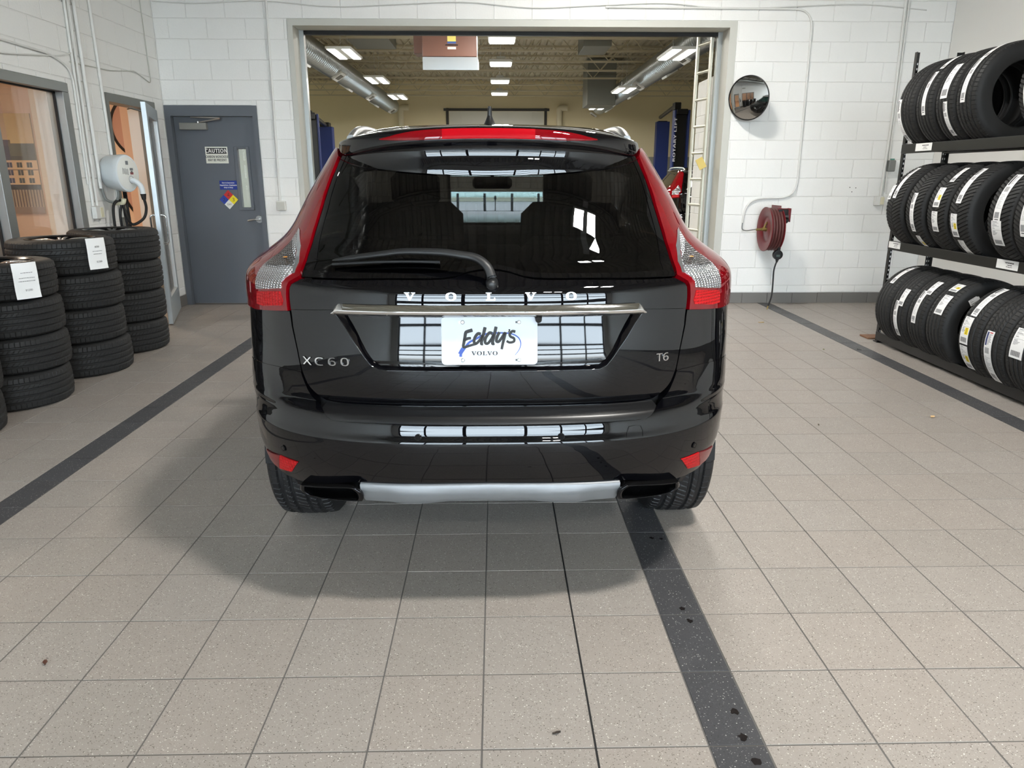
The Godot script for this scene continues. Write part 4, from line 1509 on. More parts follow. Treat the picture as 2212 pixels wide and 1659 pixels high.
func spoiler(car: Node3D, paint: Material, gloss: Material, red: Material, red_lit: Material) -> void:
	var vb := yv(1.60)
	var s0 := -cs(0, vb).z
	# rows from the roof joint over the trailing edge to the window
	var rows := []
	var N := 61
	var prof := [[0.74, 1.658], [0.60, 1.651], [0.48, 1.643], [0.40, 1.636], [0.352, 1.629], [0.343, 1.622], [0.338, 1.612], [0.335, 1.600], [0.334, 1.590], [0.337, 1.580], [0.347, 1.570], [0.352, 1.555], [0.350, 1.53], [0.342, 1.50]]
	for p in prof:
		var row := PackedVector3Array()
		for k in N:
			var u := lerpf(-0.66, 0.66, float(k) / (N - 1))
			var b := cs(u, vb)
			var w := absf(b.x) / 0.572
			var sweep := -b.z - s0
			row.append(Vector3(b.x * (1.0 if p[1] < 1.64 else 1.0 - (p[1] - 1.64) * 3.0), p[1] - 0.045 * pow(w, 2.2) * (1.0 if p[1] > 1.56 else 0.6), -(p[0] + sweep * 0.95)))
		rows.append(row)
	var last := PackedVector3Array()
	for k in N:
		var u := lerpf(-0.60, 0.60, float(k) / (N - 1))
		var y := lerpf(1.468, 1.545, pow(absf(u) / 0.60, 2.3))
		last.append(cpt(u, yv(y), 0.004))
	rows.append(last)
	var b := MB.new()
	b.grid(rows)
	var sp := obj("roof_spoiler", b, paint, car)
	# stop lamp let into the trailing edge
	for part in [["stop_lamp", 1.0, 0.0025, red], ["stop_lamp_lit", 0.42, 0.0035, mat("stop_red", rgb(150, 10, 20), 0.25, 0.0, 0.15)]]:
		var lb := MB.new()
		var lr := []
		for k in 49:
			var t := lerpf(-1.0, 1.0, k / 48.0)
			var x: float = 0.365 * t * part[1]
			# find sweep at this x
			var lo := 0.0; var hi := 0.66
			for q in 24:
				var mid := (lo + hi) / 2
				if cs(mid, vb).x < absf(x):
					lo = mid
				else:
					hi = mid
			var sweep := (-cs(lo, vb).z - s0) * 0.95
			var w := absf(x) / 0.572
			var drop := 0.045 * pow(w, 2.2)
			var taper := 1.0 if part[1] < 0.9 else 1.0 - pow(absf(t), 5.0) * 0.85
			var row := PackedVector3Array()
			for q in [[1.0, 0.345], [0.8, 0.342], [0.3, 0.338], [-0.3, 0.3355], [-0.8, 0.335], [-1.0, 0.336]]:
				row.append(Vector3(x, 1.607 - drop + 0.0165 * q[0] * taper, -(q[1] + sweep - part[2])))
			lr.append(row)
		lb.grid(lr)
		obj(part[0], lb, part[3], sp)

# brush lettering on the plate: strokes of changing width
func stroke(parent: Node, called: String, pts: Array, w0: float, w1: float, m: Material, z: float, thick := 0.0005) -> void:
	var path := spline(pts, 8)
	var L := PackedVector2Array()
	var R := PackedVector2Array()
	for k in path.size():
		var t := float(k) / (path.size() - 1)
		var d := path[mini(k + 1, path.size() - 1)] - path[maxi(k - 1, 0)]
		var n := Vector2(-d.y, d.x).normalized()
		var w := lerpf(w0, w1, t) * 0.5 * (0.75 if k == 0 or k == path.size() - 1 else 1.0)
		L.append(Vector2(path[k].x, path[k].y) + n * w)
		R.append(Vector2(path[k].x, path[k].y) - n * w)
	var b := MB.new()
	for k in L.size() - 1:
		for s in [[L[k], L[k + 1], R[k + 1], R[k]]]:
			b.quad(Vector3(s[0].x, s[0].y, z), Vector3(s[1].x, s[1].y, z), Vector3(s[2].x, s[2].y, z), Vector3(s[3].x, s[3].y, z))
	var o := obj(called, b, m, parent)
	o.set_meta("label", "")
	o.remove_meta("label")

func plate_script(plate: Node) -> void:
	# coordinates read off the plate, in units of its width 0.305 over 1840
	var k := 0.305 / 1840.0
	var f := func(a: Array) -> Array:
		var o := []
		for i in range(0, a.size(), 2):
			o.append(Vector3((a[i] - 1093) * k, -(a[i + 1] - 557) * k, 0))
		return o
	var ink := mat("plate_ink", rgb(14, 15, 16), 0.6)
	var blue := mat("plate_blue", rgb(46, 74, 150), 0.6)
	stroke(plate, "blue_swoosh", f.call([540, 860, 545, 800, 600, 720, 700, 590, 850, 510, 1000, 430, 1250, 405, 1500, 420, 1640, 490, 1690, 590, 1680, 680, 1640, 760, 1580, 832]), 0.009, 0.0012, blue, 0.00325)
	stroke(plate, "blue_swoosh", f.call([500, 800, 540, 740, 580, 690]), 0.004, 0.009, blue, 0.00328)
	for s in [
		[[770, 350, 680, 375, 640, 400, 620, 500, 600, 600, 590, 660, 620, 675, 720, 645, 850, 610], 0.0085, 0.0055],
		[[595, 545, 680, 510, 740, 505], 0.0075, 0.006],
		[[930, 430, 870, 420, 810, 500, 800, 590, 850, 600, 920, 520, 960, 440], 0.0075, 0.006],
		[[1010, 295, 985, 400, 950, 540, 935, 610, 970, 615], 0.0078, 0.0065],
		[[1150, 420, 1090, 405, 1020, 500, 1010, 590, 1060, 605, 1130, 520, 1170, 430], 0.0075, 0.006],
		[[1220, 285, 1195, 400, 1160, 540, 1150, 610, 1190, 610], 0.0078, 0.0065],
		[[1285, 390, 1240, 480, 1225, 560, 1270, 570, 1340, 480, 1385, 400], 0.007, 0.0065],
		[[1400, 390, 1375, 500, 1345, 620, 1325, 720], 0.0075, 0.006],
		[[1470, 335, 1475, 365, 1450, 395], 0.0045, 0.002],
		[[1590, 385, 1530, 375, 1480, 430, 1500, 480, 1560, 510, 1560, 570, 1480, 590, 1420, 560], 0.0065, 0.0055]]:
		stroke(plate, "script_stroke", f.call(s[0]), s[1] * 1.35, s[2] * 1.35, ink, 0.0035)

# ---------------------------------------------------------------- tyres
var tyre_cache := {}
func tread_depth(kind: String, an: float, y: float, w: float, R: float) -> float:
	var t := y / w
	var arc := an * R
	var d := 0.0
	if kind == "vee":
		var f := fposmod((an * 76.0 / TAU) - absf(t) * 3.4 + (0.5 if t > 0 else 0.0), 1.0)
		if f < 0.24:
			d = 0.006
		if absf(t) < 0.012:
			d = 0.006
		return d
	var g := [-0.25, -0.085, 0.085, 0.25] if kind != "road" else [-0.27, -0.11, 0.11, 0.27]
	for c in g:
		if absf(t - c) < 0.026:
			return 0.009
	if absf(t) > 0.27:
		var f := fposmod(an * 72.0 / TAU + (0.35 if t > 0 else 0.0) + absf(t) * 0.6, 1.0)
		if f < 0.10:
			d = 0.0035
	elif absf(t) < 0.085:
		var f := fposmod(an * 84.0 / TAU + t * 5.0, 1.0)
		if f < 0.10 and kind != "rib":
			d = 0.0025
		elif f < 0.09:
			d = 0.0015
	else:
		var f := fposmod(an * 72.0 / TAU + t * 7.0, 1.0)
		if f < 0.10:
			d = 0.0028
	return d

func tyre_mesh(kind: String, R: float, rim: float, w: float) -> Mesh:
	var key := kind
	if tyre_cache.has(key):
		return tyre_cache[key]
	var seg := 864
	var b := MB.new()
	var rows := []
	var n := 36
	for k in n + 1:
		var t := lerpf(-0.44, 0.44, float(k) / n)
		var row := PackedVector3Array()
		var crown := 0.010 * pow(absf(t) / 0.44, 3.0) + (0.006 if k == 0 or k == n else 0.0)
		for s in seg:
			var an := TAU * s / seg
			var r := R - crown - tread_depth(kind, an, t * w, w, R)
			row.append(Vector3(cos(an) * r, t * w, sin(an) * r))
		rows.append(row)
	b.grid(rows, true, false, true)
	var mid := (R + rim) / 2
	for sg in [-1.0, 1.0]:
		var prof := PackedVector2Array([Vector2(R - 0.016, sg * 0.44 * w), Vector2(R - 0.024, sg * 0.468 * w), Vector2(R - 0.034, sg * 0.482 * w), Vector2(R - 0.036, sg * 0.488 * w), Vector2(mid + 0.018, sg * 0.5 * w), Vector2(mid, sg * 0.503 * w), Vector2(mid - 0.02, sg * 0.497 * w), Vector2(rim + 0.022, sg * 0.468 * w), Vector2(rim + 0.020, sg * 0.46 * w), Vector2(rim + 0.010, sg * 0.452 * w), Vector2(rim, sg * 0.43 * w), Vector2(rim - 0.004, sg * 0.37 * w), Vector2(rim + 0.004, sg * 0.35 * w), Vector2(mid - 0.01, sg * 0.44 * w), Vector2(R - 0.04, sg * 0.42 * w), Vector2(R - 0.022, sg * 0.34 * w), Vector2(R - 0.018, 0.0)])
		var q := []
		for p in prof:
			var row := PackedVector3Array()
			for s in 96:
				var an := TAU * s / 96
				row.append(Vector3(cos(an) * p.x, p.y, sin(an) * p.x))
			q.append(row)
		b.grid(q, true)
	tyre_cache[key] = b.mesh()
	return tyre_cache[key]

func label_image(kind: int) -> StandardMaterial3D:
	var key := "tyre_label_%d" % kind
	if M.has(key):
		return M[key]
	var rg := RandomNumberGenerator.new(); rg.seed = 50 + kind
	var W := 96
	var H := 384
	var im := Image.create(W, H, false, Image.FORMAT_RGB8)
	im.fill(rgb(236, 236, 236))
	var ink := rgb(52, 52, 58)
	if kind % 3 == 0:   # long strip: maker's band, table, bar codes
		im.fill_rect(Rect2i(8, 8, 22, 90), rgb(50, 62, 110) if kind == 3 else rgb(60, 60, 66))
		if kind == 3:
			im.fill_rect(Rect2i(36, 8, 40, 7), rgb(190, 60, 60))
		for k in 9:
			im.fill_rect(Rect2i(36, 22 + k * 8, rg.randi_range(14, 48), 3), ink)
		for k in 26:
			im.fill_rect(Rect2i(14 + k * 2 + k % 2, 112, 1 + k % 2, 40), ink)
		for k in 14:
			im.fill_rect(Rect2i(12, 172 + k * 8, rg.randi_range(20, 70), 2), rgb(140, 140, 146))
		for k in 30:
			im.fill_rect(Rect2i(12 + k * 2 + k % 3, 306, 1 + k % 2, 44), ink)
		im.fill_rect(Rect2i(20, 358, 50, 6), ink)
	else:   # shorter delivery label
		for k in 7:
			im.fill_rect(Rect2i(10, 14 + k * 16, rg.randi_range(18, 66), 6 if k % 3 == 0 else 3), ink)
		im.fill_rect(Rect2i(0, 136, W, 2), ink)
		for k in 6:
			im.fill_rect(Rect2i(10, 150 + k * 12, rg.randi_range(14, 50), 5), rgb(90, 90, 96))
		if kind % 3 == 1:
			im.fill_rect(Rect2i(44, 150, 40, 96), rgb(240, 214, 20))
			for k in 5:
				im.fill_rect(Rect2i(56, 158 + k * 17, 15, 8), ink)
		for k in 34:
			im.fill_rect(Rect2i(10 + k * 2 + k % 3, 290, 1 + k % 2, 66), ink)
	var m := mat(key, Color.WHITE, 0.55)
	m.albedo_texture = ImageTexture.create_from_image(im)
	M[key] = m
	return m

# a paper label stuck round the tread: angles a0 to a1, centre y and width
func tread_label(parent: Node, R: float, a0: float, a1: float, y: float, w: float, kind: int) -> void:
	var b := MB.new()
	var rows := []
	for k in 13:
		var an := lerpf(a0, a1, k / 12.0)
		var row := PackedVector3Array()
		for s in 5:
			var yy := y + w * (s / 4.0 - 0.5)
			row.append(Vector3(cos(an) * (R + 0.0018), yy, sin(an) * (R + 0.0018)))
		rows.append(row)
	b.grid(rows)
	obj("label", b, label_image(kind), parent)

func rim_part(parent: Node, r: float, y: float) -> void:
	var dark := mat("rim_dark", rgb(38, 39, 41), 0.22, 0.7)
	var b := MB.new()
	b.lathe(PackedVector2Array([Vector2(r - 0.03, y - 0.14), Vector2(r - 0.02, y - 0.05), Vector2(r - 0.012, y - 0.01), Vector2(r + 0.006, y + 0.004), Vector2(r + 0.012, y + 0.010), Vector2(r + 0.004, y + 0.012), Vector2(r - 0.012, y + 0.002)]), 64)
	b.lathe(PackedVector2Array([Vector2(0.075, y - 0.05), Vector2(0.07, y - 0.015), Vector2(0.035, y - 0.012), Vector2(0.032, y - 0.004), Vector2(0, y - 0.003)]), 32)
	b.lathe(PackedVector2Array([Vector2(0.0, y - 0.13), Vector2(r - 0.03, y - 0.14)]), 48)
	var rim := obj("rim", b, dark, parent)
	for k in 5:
		for s in [-1.0, 1.0]:
			var sp := MB.new()
			sp.x = Transform3D(Basis(Vector3.UP, TAU * k / 5.0 + s * 0.16), Vector3(0, y - 0.018, 0))
			var rows := []
			for i in 6:
				var t := i / 5.0
				var rr := lerpf(0.055, r - 0.008, t)
				var hw := lerpf(0.016, 0.013, t)
				var up := 0.012 + 0.012 * sin(PI * t)
				rows.append(PackedVector3Array([Vector3(rr, up - 0.03, -hw), Vector3(rr, up - 0.004, -hw), Vector3(rr, up, -hw * 0.6), Vector3(rr, up, hw * 0.6), Vector3(rr, up - 0.004, hw), Vector3(rr, up - 0.03, hw)]))
			sp.grid(rows)
			obj("spoke", sp, M.chrome if k % 2 == 0 else dark, rim)

func build_tyres() -> void:
	var rubber := mat("tyre_rubber", rgb(36, 36, 36), 0.6, 0.0, 0.4)
	# four stacks by the window: [x, z, radius, tyre width, kind, words]
	var stacks := [
		[-3.285, -4.14, 0.350, 0.236, "rib", "stack at the open end of the row, next to the stack with the shorter price sheet"],
		[-3.275, -4.86, 0.350, 0.236, "rib", "stack with the $1200 price sheet"],
		[-3.285, -5.68, 0.362, 0.257, "touring", "stack with the $3700 price sheet"],
		[-3.295, -6.46, 0.355, 0.260, "touring", "stack beside the open glass door"]]
	var order := ["bottom", "second from bottom", "third from bottom", "top"]
	for si in 4:
		var s: Array = stacks[si]
		for k in 4:
			var words: String = ["black road tyre, %s of the stack nearest the street door", "black road tyre, %s of the stack with the $1200 sheet", "black wide tyre, %s of the stack with the $3700 sheet", "black road tyre, %s of the stack beside the open glass door"][si] % order[k]
			var o := thing("tyre", words, "tyre", Vector3(s[0] + rng.randf_range(-0.012, 0.012), (k + 0.5) * s[3] - 0.001 * k, s[1] + rng.randf_range(-0.015, 0.015)), "tyre stacks by the window")
			o.rotation.y = rng.randf() * TAU
			put("tread", tyre_mesh(s[4], 0.355, 0.225, 0.25), rubber, o).scale = Vector3(s[2] / 0.355, s[3] / 0.25, s[2] / 0.355)
			if k == 3:
				rim_part(o, 0.224, s[3] * 0.5 - 0.012)
	# price sheets
	price_sheet(Vector3(-3.275, 0.835, -4.86), 0.353, Vector3(0.86, 0, 0.51), ["~0.06", "~0.09", "~0.10", "$1200"], "white price sheet reading $1200 on the shorter tyre stack", 0.6)
	price_sheet(Vector3(-3.285, 0.92, -5.68), 0.366, Vector3(0.90, 0, 0.43), ["XC90", "~0.075", "~0.065", "$3700"], "white price sheet reading $3700 on the wide tyre stack", 1.0)

	# rack along the right wall
	build_rack()
	var place := [[3.7125, 2.035], [3.7125, 1.22], [3.7125, 0.375]]
	var rows := [
		[["touring", -6.31, 0.355, "white strips low on the tread"], ["touring", -6.04, 0.355, "a long white strip"], ["touring", -5.77, 0.355, "a crumpled white sheet"], ["touring", -5.51, 0.355, "two white strips"], ["vee", -4.85, 0.355, "V tread"], ["vee", -4.59, 0.355, "V tread"]],
		[["vee", -6.28, 0.358, "one diagonal strip"], ["vee", -5.97, 0.358, "one long upright strip"], ["vee", -5.66, 0.358, "a yellow price mark"], ["vee", -5.375, 0.358, "white strip and yellow mark"], ["vee", -4.93, 0.36, "wide white strip"], ["vee", -4.67, 0.36, "white strip"], ["vee", -4.41, 0.36, "white strip"]],
		[["rib", -6.245, 0.355, "a strip high on the tread"], ["rib", -5.985, 0.355, "a strip and a square label"], ["rib", -5.72, 0.355, "a torn strip"], ["rib", -5.45, 0.355, "a square label"], ["touring", -5.03, 0.355, "yellow marked labels"], ["touring", -4.775, 0.355, "a blue edged strip"], ["rib", -4.52, 0.355, "a white sheet"], ["rib", -4.26, 0.355, "a white strip"]]]
	# labels: [row, tyre, from degrees above the aisle direction, to, axial shift, width, picture]
	var labels := [
		[0, 0, 8, -52, -0.075, 0.05, 0], [0, 1, 38, -16, 0.01, 0.05, 0], [0, 1, 68, 42, 0.03, 0.055, 2], [0, 2, 42, 0, 0.0, 0.085, 2], [0, 2, -4, -48, 0.03, 0.05, 0], [0, 3, 74, 44, -0.01, 0.055, 2], [0, 3, 44, -8, -0.02, 0.055, 0], [0, 4, 10, -30, 0.0, 0.1, 3],
		[1, 0, 62, 12, 0.0, 0.05, 0], [1, 0, 30, 10, -0.075, 0.045, 2], [1, 1, 20, -30, 0.0, 0.055, 0], [1, 1, -36, -62, 0.02, 0.06, 1], [1, 2, 60, 36, 0.05, 0.055, 2], [1, 2, 28, 4, 0.01, 0.08, 1], [1, 2, -1, -26, 0.01, 0.075, 2], [1, 3, 58, 10, -0.01, 0.06, 0], [1, 3, -2, -30, -0.03, 0.075, 1], [1, 3, -34, -58, 0.0, 0.07, 2], [1, 4, 46, -8, 0.0, 0.07, 0], [1, 4, -6, -34, 0.0, 0.1, 2], [1, 5, 40, -20, 0.0, 0.06, 3],
		[2, 0, 78, 36, 0.0, 0.055, 0], [2, 1, 34, 10, 0.035, 0.075, 2], [2, 1, 16, -34, -0.01, 0.055, 0], [2, 2, 56, 34, 0.04, 0.075, 2], [2, 2, 38, -6, 0.0, 0.06, 0], [2, 3, 60, 46, 0.0, 0.10, 1], [2, 3, 40, 14, 0.02, 0.10, 2], [2, 4, 70, 24, -0.01, 0.065, 0], [2, 4, 22, -10, -0.03, 0.09, 1], [2, 4, -12, -44, -0.03, 0.085, 1], [2, 5, 14, -50, -0.02, 0.075, 3], [2, 6, 26, -6, 0.0, 0.12, 2]]
	var level := ["top", "middle", "bottom"]
	for r in 3:
		for k in rows[r].size():
			var it: Array = rows[r][k]
			var far := ["first", "second", "third", "fourth", "fifth", "sixth", "seventh", "eighth"][k] as String
			var o := thing("rack_tyre", "black tyre with %s, %s from block wall, %s shelf" % [it[3], far, level[r]], "tyre", Vector3(place[r][0], place[r][1] + it[2] - 0.355, it[1]), "tyres on the rack")
			o.rotation = Vector3(PI / 2, 0, 0)
			put("tread", tyre_mesh(it[0], 0.355, 0.225, 0.25), rubber, o).scale = Vector3(it[2] / 0.355, 1, it[2] / 0.355)
			for l in labels:
				if l[0] == r and l[1] == k:
					tread_label(o, it[2], PI + deg_to_rad(l[2]), PI + deg_to_rad(l[3]), l[4], l[5], l[6])
	# swinging tag on the last small tyre of the bottom shelf
	var tg := MB.new()
	tg.quadt(Vector3(-0.045, 0.02, 0), Vector3(0.045, 0.02, 0), Vector3(0.045, -0.025, 0), Vector3(-0.045, -0.025, 0))
	tg.box(Vector3(0, -0.0025, -0.001), Vector3(0.09, 0.045, 0.0008))
	var tgo := obj("tyre_tag", tg, label_image(2))
	tgo.transform = Transform3D(Basis.from_euler(Vector3(-0.2, 0.1, 0.5)), Vector3(3.56, 0.585, -5.318))
	tag(tgo, "small white tag on the sidewall of a bottom-shelf tyre", "tag")

func price_sheet(c: Vector3, R: float, dir: Vector3, lines: Array, label: String, tall: float) -> void:
	dir = dir.normalized()
	var right := Vector3.UP.cross(dir)
	var o := thing("price_sheet", label, "price sheet", c + dir * (R + 0.004))
	var W := 0.15
	var H := 0.225
	var b := MB.new()
	var rows := []
	for k in 9:
		var t := k / 8.0
		var row := PackedVector3Array()
		for s in 7:
			var x := W * (s / 6.0 - 0.5)
			row.append(right * x + Vector3.UP * (H * (0.5 - t)) - dir * (x * x * 0.9) + dir * (0.012 * pow(t, 3.0) + 0.004 * sin(t * 5.0)))
		rows.append(row)
	b.grid(rows)
	obj("sheet", b, M.paper, o)
	for k in 4:
		var big := lines[k] as String
		if big.begins_with("~"):   # print too fine to read
			var ln := MB.new()
			ln.x = face(dir * 0.006 + Vector3.UP * [0.05, 0.018, -0.002, -0.058][k], right, Vector3.UP)
			var wide := float(big.substr(1))
			var xx := -wide / 2
			while xx < wide / 2:
				var lw := rng.randf_range(0.004, 0.013)
				ln.box(Vector3(xx + lw / 2, 0, 0), Vector3(lw, 0.0028, 0.0004))
				xx += lw + 0.003
			obj("print", ln, M.ink, o)
			continue
		text(o, "print", big, 0.0115, 0.0004, M.ink, mono, face(dir * (0.006 + (0.008 if k == 3 else 0.003)) + Vector3.UP * [0.05, 0.018, -0.002, -0.058][k], right, Vector3.UP))

func build_rack() -> void:
	var o := thing("tyre_rack", "black steel tyre rack with three shelves along the smooth wall", "rack", Vector3(0, 0, 0))
	var blk := mat("rack_black", rgb(12, 12, 12), 0.3)
	for z in [-6.53, -3.7]:
		for x in [3.515, 3.91]:
			var b := MB.new()
			# angle post with a row of slots
			b.box(Vector3(x, 1.235, z), Vector3(0.004, 2.47, 0.04), 0.001)
			b.box(Vector3(x + (0.02 if x < 3.7 else -0.02), 1.235, z - 0.019), Vector3(0.04, 2.47, 0.004), 0.001)
			b.box(Vector3(x + (0.02 if x < 3.7 else -0.02), 0.006, z), Vector3(0.07, 0.012, 0.07), 0.003)
			var post := obj("post", b, blk, o)
			var sl := MB.new()
			for k in 58:
				for s in [-0.008, 0.010]:
					sl.box(Vector3(x + (0.02 if x < 3.7 else -0.02) + s, 0.10 + k * 0.04, z - 0.0165), Vector3(0.008, 0.016, 0.001))
			obj("slots", sl, M.mortar, post)
	for y in [1.70, 0.885, 0.06]:
		for x in [3.52, 3.905]:
			var b := MB.new()
			var h := 0.078
			b.box(Vector3(x, y, -5.115), Vector3(0.028, h, 2.86), 0.004)
			b.box(Vector3(x + (0.012 if x < 3.7 else -0.012), y - h / 2 + 0.012, -5.115), Vector3(0.045, 0.012, 2.84), 0.003)
			obj("beam", b, blk, o)
		for z in [-6.50, -3.74]:
			var b := MB.new()
			b.box(Vector3(3.7125, y - 0.005, z), Vector3(0.36, 0.04, 0.02), 0.003)
			obj("end_rail", b, blk, o)
	for c in [[1.705, -6.20, 0.235, 0.06], [0.892, -6.43, 0.19, 0.055], [0.89, -4.96, 0.22, 0.062]]:
		var b := MB.new()
		b.x = Transform3D(Basis(Vector3.UP, -PI / 2) , Vector3(3.5045, c[0], c[1]))
		b.x = Transform3D(Basis(Vector3(0, 0, 1), Vector3.UP, Vector3(-1, 0, 0)), Vector3(3.5045, c[0], c[1]))
		b.box(Vector3.ZERO, Vector3(c[2], c[3], 0.0012), 0.0004)
		var card := obj("size_card", b, M.paper, o)
		for k in 3:
			var ln := MB.new()
			ln.x = Transform3D(Basis(Vector3(0, 0, 1), Vector3.UP, Vector3(-1, 0, 0)), Vector3(3.5036, c[0] + [0.013, -0.002, -0.014][k], c[1] + 0.02))
			var wide: float = [0.085, 0.04, 0.055][k]
			var xx := -wide / 2
			while xx < wide / 2:
				var lw := rng.randf_range(0.005, 0.018)
				ln.box(Vector3(xx + lw / 2, 0, 0), Vector3(lw, [0.007, 0.005, 0.004][k], 0.0004))
				xx += lw + 0.004
			obj("print", ln, M.ink, card)

# ---------------------------------------------------------------- things on the walls
func wall_conduit(called: String, label: String, pts: Array, r: float, m: Material, bend := 0.1, group := "") -> void:
	var b := MB.new()
	b.tube(rounded(pts, bend, 6) if pts.size() > 2 else PackedVector3Array(pts), r, 10)
	tag(obj(called, b, m), label, "conduit" if called == "conduit" else "cable", group)

func build_wall_things() -> void:
	steel_door()
	glass_door()
	showroom_window()
	charger()
	mirror()
	hose_reel()
	# conduits on the left wall
	var wx := ROOM_L + 0.014
	var wp: Material = M.white_paint
	wall_conduit("conduit", "white conduit rising from the outlet box beside the window frame", [Vector3(wx, 3.5, -6.955), Vector3(wx, 1.21, -6.915)], 0.012, wp)
	wall_conduit("conduit", "white conduit next to the one nearest the window frame", [Vector3(wx, 3.5, -7.01), Vector3(wx, 1.21, -6.985)], 0.012, wp)
	wall_conduit("conduit", "white conduit dropping behind the charger beside the doorway", [Vector3(wx, 3.5, -7.36), Vector3(wx, 1.2, -7.385)], 0.014, wp)
	wall_conduit("cable", "white curved cable leaving the window head and turning down", [Vector3(wx, 2.46, -5.2), Vector3(wx, 2.44, -6.62), Vector3(wx, 2.36, -6.9), Vector3(wx, 1.4, -6.885)], 0.009, wp, 0.12)
	wall_conduit("cable", "thin white cable along the wall above the window", [Vector3(wx, 2.35, -5.2), Vector3(wx, 2.35, -5.97), Vector3(wx, 2.44, -6.7), Vector3(wx, 2.50, -6.98), Vector3(wx, 3.5, -6.99)], 0.006, wp, 0.1)
	wall_conduit("cable", "grey wire sagging over the doorway between conduits", [Vector3(wx - 0.006, 2.42, -6.9), Vector3(wx - 0.006, 2.44, -7.6), Vector3(wx - 0.006, 2.50, -8.1), Vector3(wx - 0.006, 2.42, -8.45), Vector3(wx - 0.006, 3.4, -8.42)], 0.005, M.frame_white, 0.05)
	var fx := MB.new()   # ribbed flexible conduit
	var prof := PackedVector2Array()
	for k in 131:
		prof.append(Vector2(0.017 if k % 2 == 0 else 0.0145, 1.36 + k * 0.0165))
	fx.x = Transform3D(Basis.IDENTITY, Vector3(ROOM_L + 0.02, 0, -7.085))
	fx.lathe(prof, 10)
	tag(obj("flexible_conduit", fx, wp), "ribbed white flexible conduit running down to the charger", "conduit")
	for q in [[1.15, -6.96, "white double outlet box under the conduits by the window", 0.15, 0.11], [1.14, -7.42, "small cream outlet beside the charging cable hook", 0.075, 0.115]]:
		var o := thing("outlet_box", q[2], "outlet", Vector3(ROOM_L + 0.02, q[0], q[1]))
		var b := MB.new()
		b.box(Vector3(0.01, 0, 0), Vector3(0.045, q[4], q[3]), 0.006)
		obj("box", b, wp, o)
		b = MB.new()
		b.box(Vector3(0.034, 0, -0.02), Vector3(0.006, q[4] * 0.8, 0.05), 0.002)
		obj("face_plate", b, mat("ivory", rgb(214, 208, 180), 0.5), o)
	var lf := thing("wall_speaker", "grey wall fixture high beside the conduits over the window", "fixture", Vector3(ROOM_L + 0.08, 2.98, -6.5))
	var lb := MB.new()
	lb.box(Vector3(0, 0.04, 0), Vector3(0.16, 0.2, 0.62), 0.02)
	obj("housing", lb, M.frame_white, lf)

	# conduits on the back wall
	var wz := ROOM_B + 0.014
	wall_conduit("conduit", "white conduit between the steel door and the wide opening", [Vector3(-2.445, 3.5, wz), Vector3(-2.475, 1.19, wz)], 0.013, wp)
	var jb := thing("junction_box", "white square box under the conduit beside the steel door", "box", Vector3(-2.462, 1.145, ROOM_B + 0.025))
	var b2 := MB.new()
	b2.box(Vector3.ZERO, Vector3(0.105, 0.105, 0.05), 0.006)
	obj("box", b2, wp, jb)
	b2 = MB.new()
	b2.box(Vector3(0, 0, 0.026), Vector3(0.085, 0.085, 0.004), 0.001)
	obj("cover", b2, M.frame_white, jb)
	wall_conduit("conduit", "white conduit on the right part of the block wall ending at an outlet", [Vector3(4.475, 3.5, wz), Vector3(4.50, 2.1, wz), Vector3(4.485, 1.25, wz)], 0.014, wp, 0.05)
	wall_conduit("cable", "second white cable beside the conduit near the wall corner", [Vector3(4.515, 3.5, wz), Vector3(4.53, 1.3, wz)], 0.008, wp)
	wall_conduit("conduit", "long white air pipe bending down the wall to the hose reel", [Vector3(1.2, 3.235, wz), Vector3(3.47, 3.225, wz), Vector3(3.495, 1.235, wz), Vector3(2.91, 1.225, wz), Vector3(2.893, 0.95, wz)], 0.011, wp, 0.2)
	wall_conduit("cable", "grey air line looping from the pipe to the hose reel", [Vector3(2.893, 0.96, wz), Vector3(2.888, 0.87, wz + 0.01), Vector3(2.93, 0.86, wz + 0.05), Vector3(2.98, 0.885, -8.5), Vector3(3.03, 0.9, -8.42)], 0.006, mat("grey_hose", rgb(120, 122, 120), 0.5), 0.03)
	var top := [Vector3(-3.66, 3.27, wz)]
	for k in 12:
		top.append(Vector3(-3.2 + k * 0.72, 3.25 + 0.03 * sin(k * 2.1), wz))
	cable(top, "thin white cable strung along the wall above the opening")
	var sw := thing("switch_box", "grey metal switch box on the conduit near the wall corner", "switch", Vector3(4.555, 1.59, ROOM_B + 0.03))
	var sb := MB.new()
	sb.box(Vector3.ZERO, Vector3(0.08, 0.125, 0.06), 0.008)
	obj("box", sb, mat("box_grey", rgb(126, 127, 124), 0.4, 0.4), sw)
	sb = MB.new()
	sb.box(Vector3(0.0, 0.072, 0.012), Vector3(0.05, 0.016, 0.014), 0.004)
	obj("lever", sb, mat("lever_green", rgb(70, 130, 116), 0.5), sw)
	var ob := thing("outlet_box", "white outlet box on the block wall beside the tyre rack", "outlet", Vector3(4.47, 1.2, ROOM_B + 0.025))
	sb = MB.new()
	sb.box(Vector3.ZERO, Vector3(0.105, 0.105, 0.05), 0.006)
	obj("box", sb, wp, ob)
	sb = MB.new()
	sb.box(Vector3(0.025, 0, 0.027), Vector3(0.045, 0.085, 0.005), 0.002)
	obj("face_plate", sb, mat("ivory", rgb(214, 208, 180), 0.5), ob)
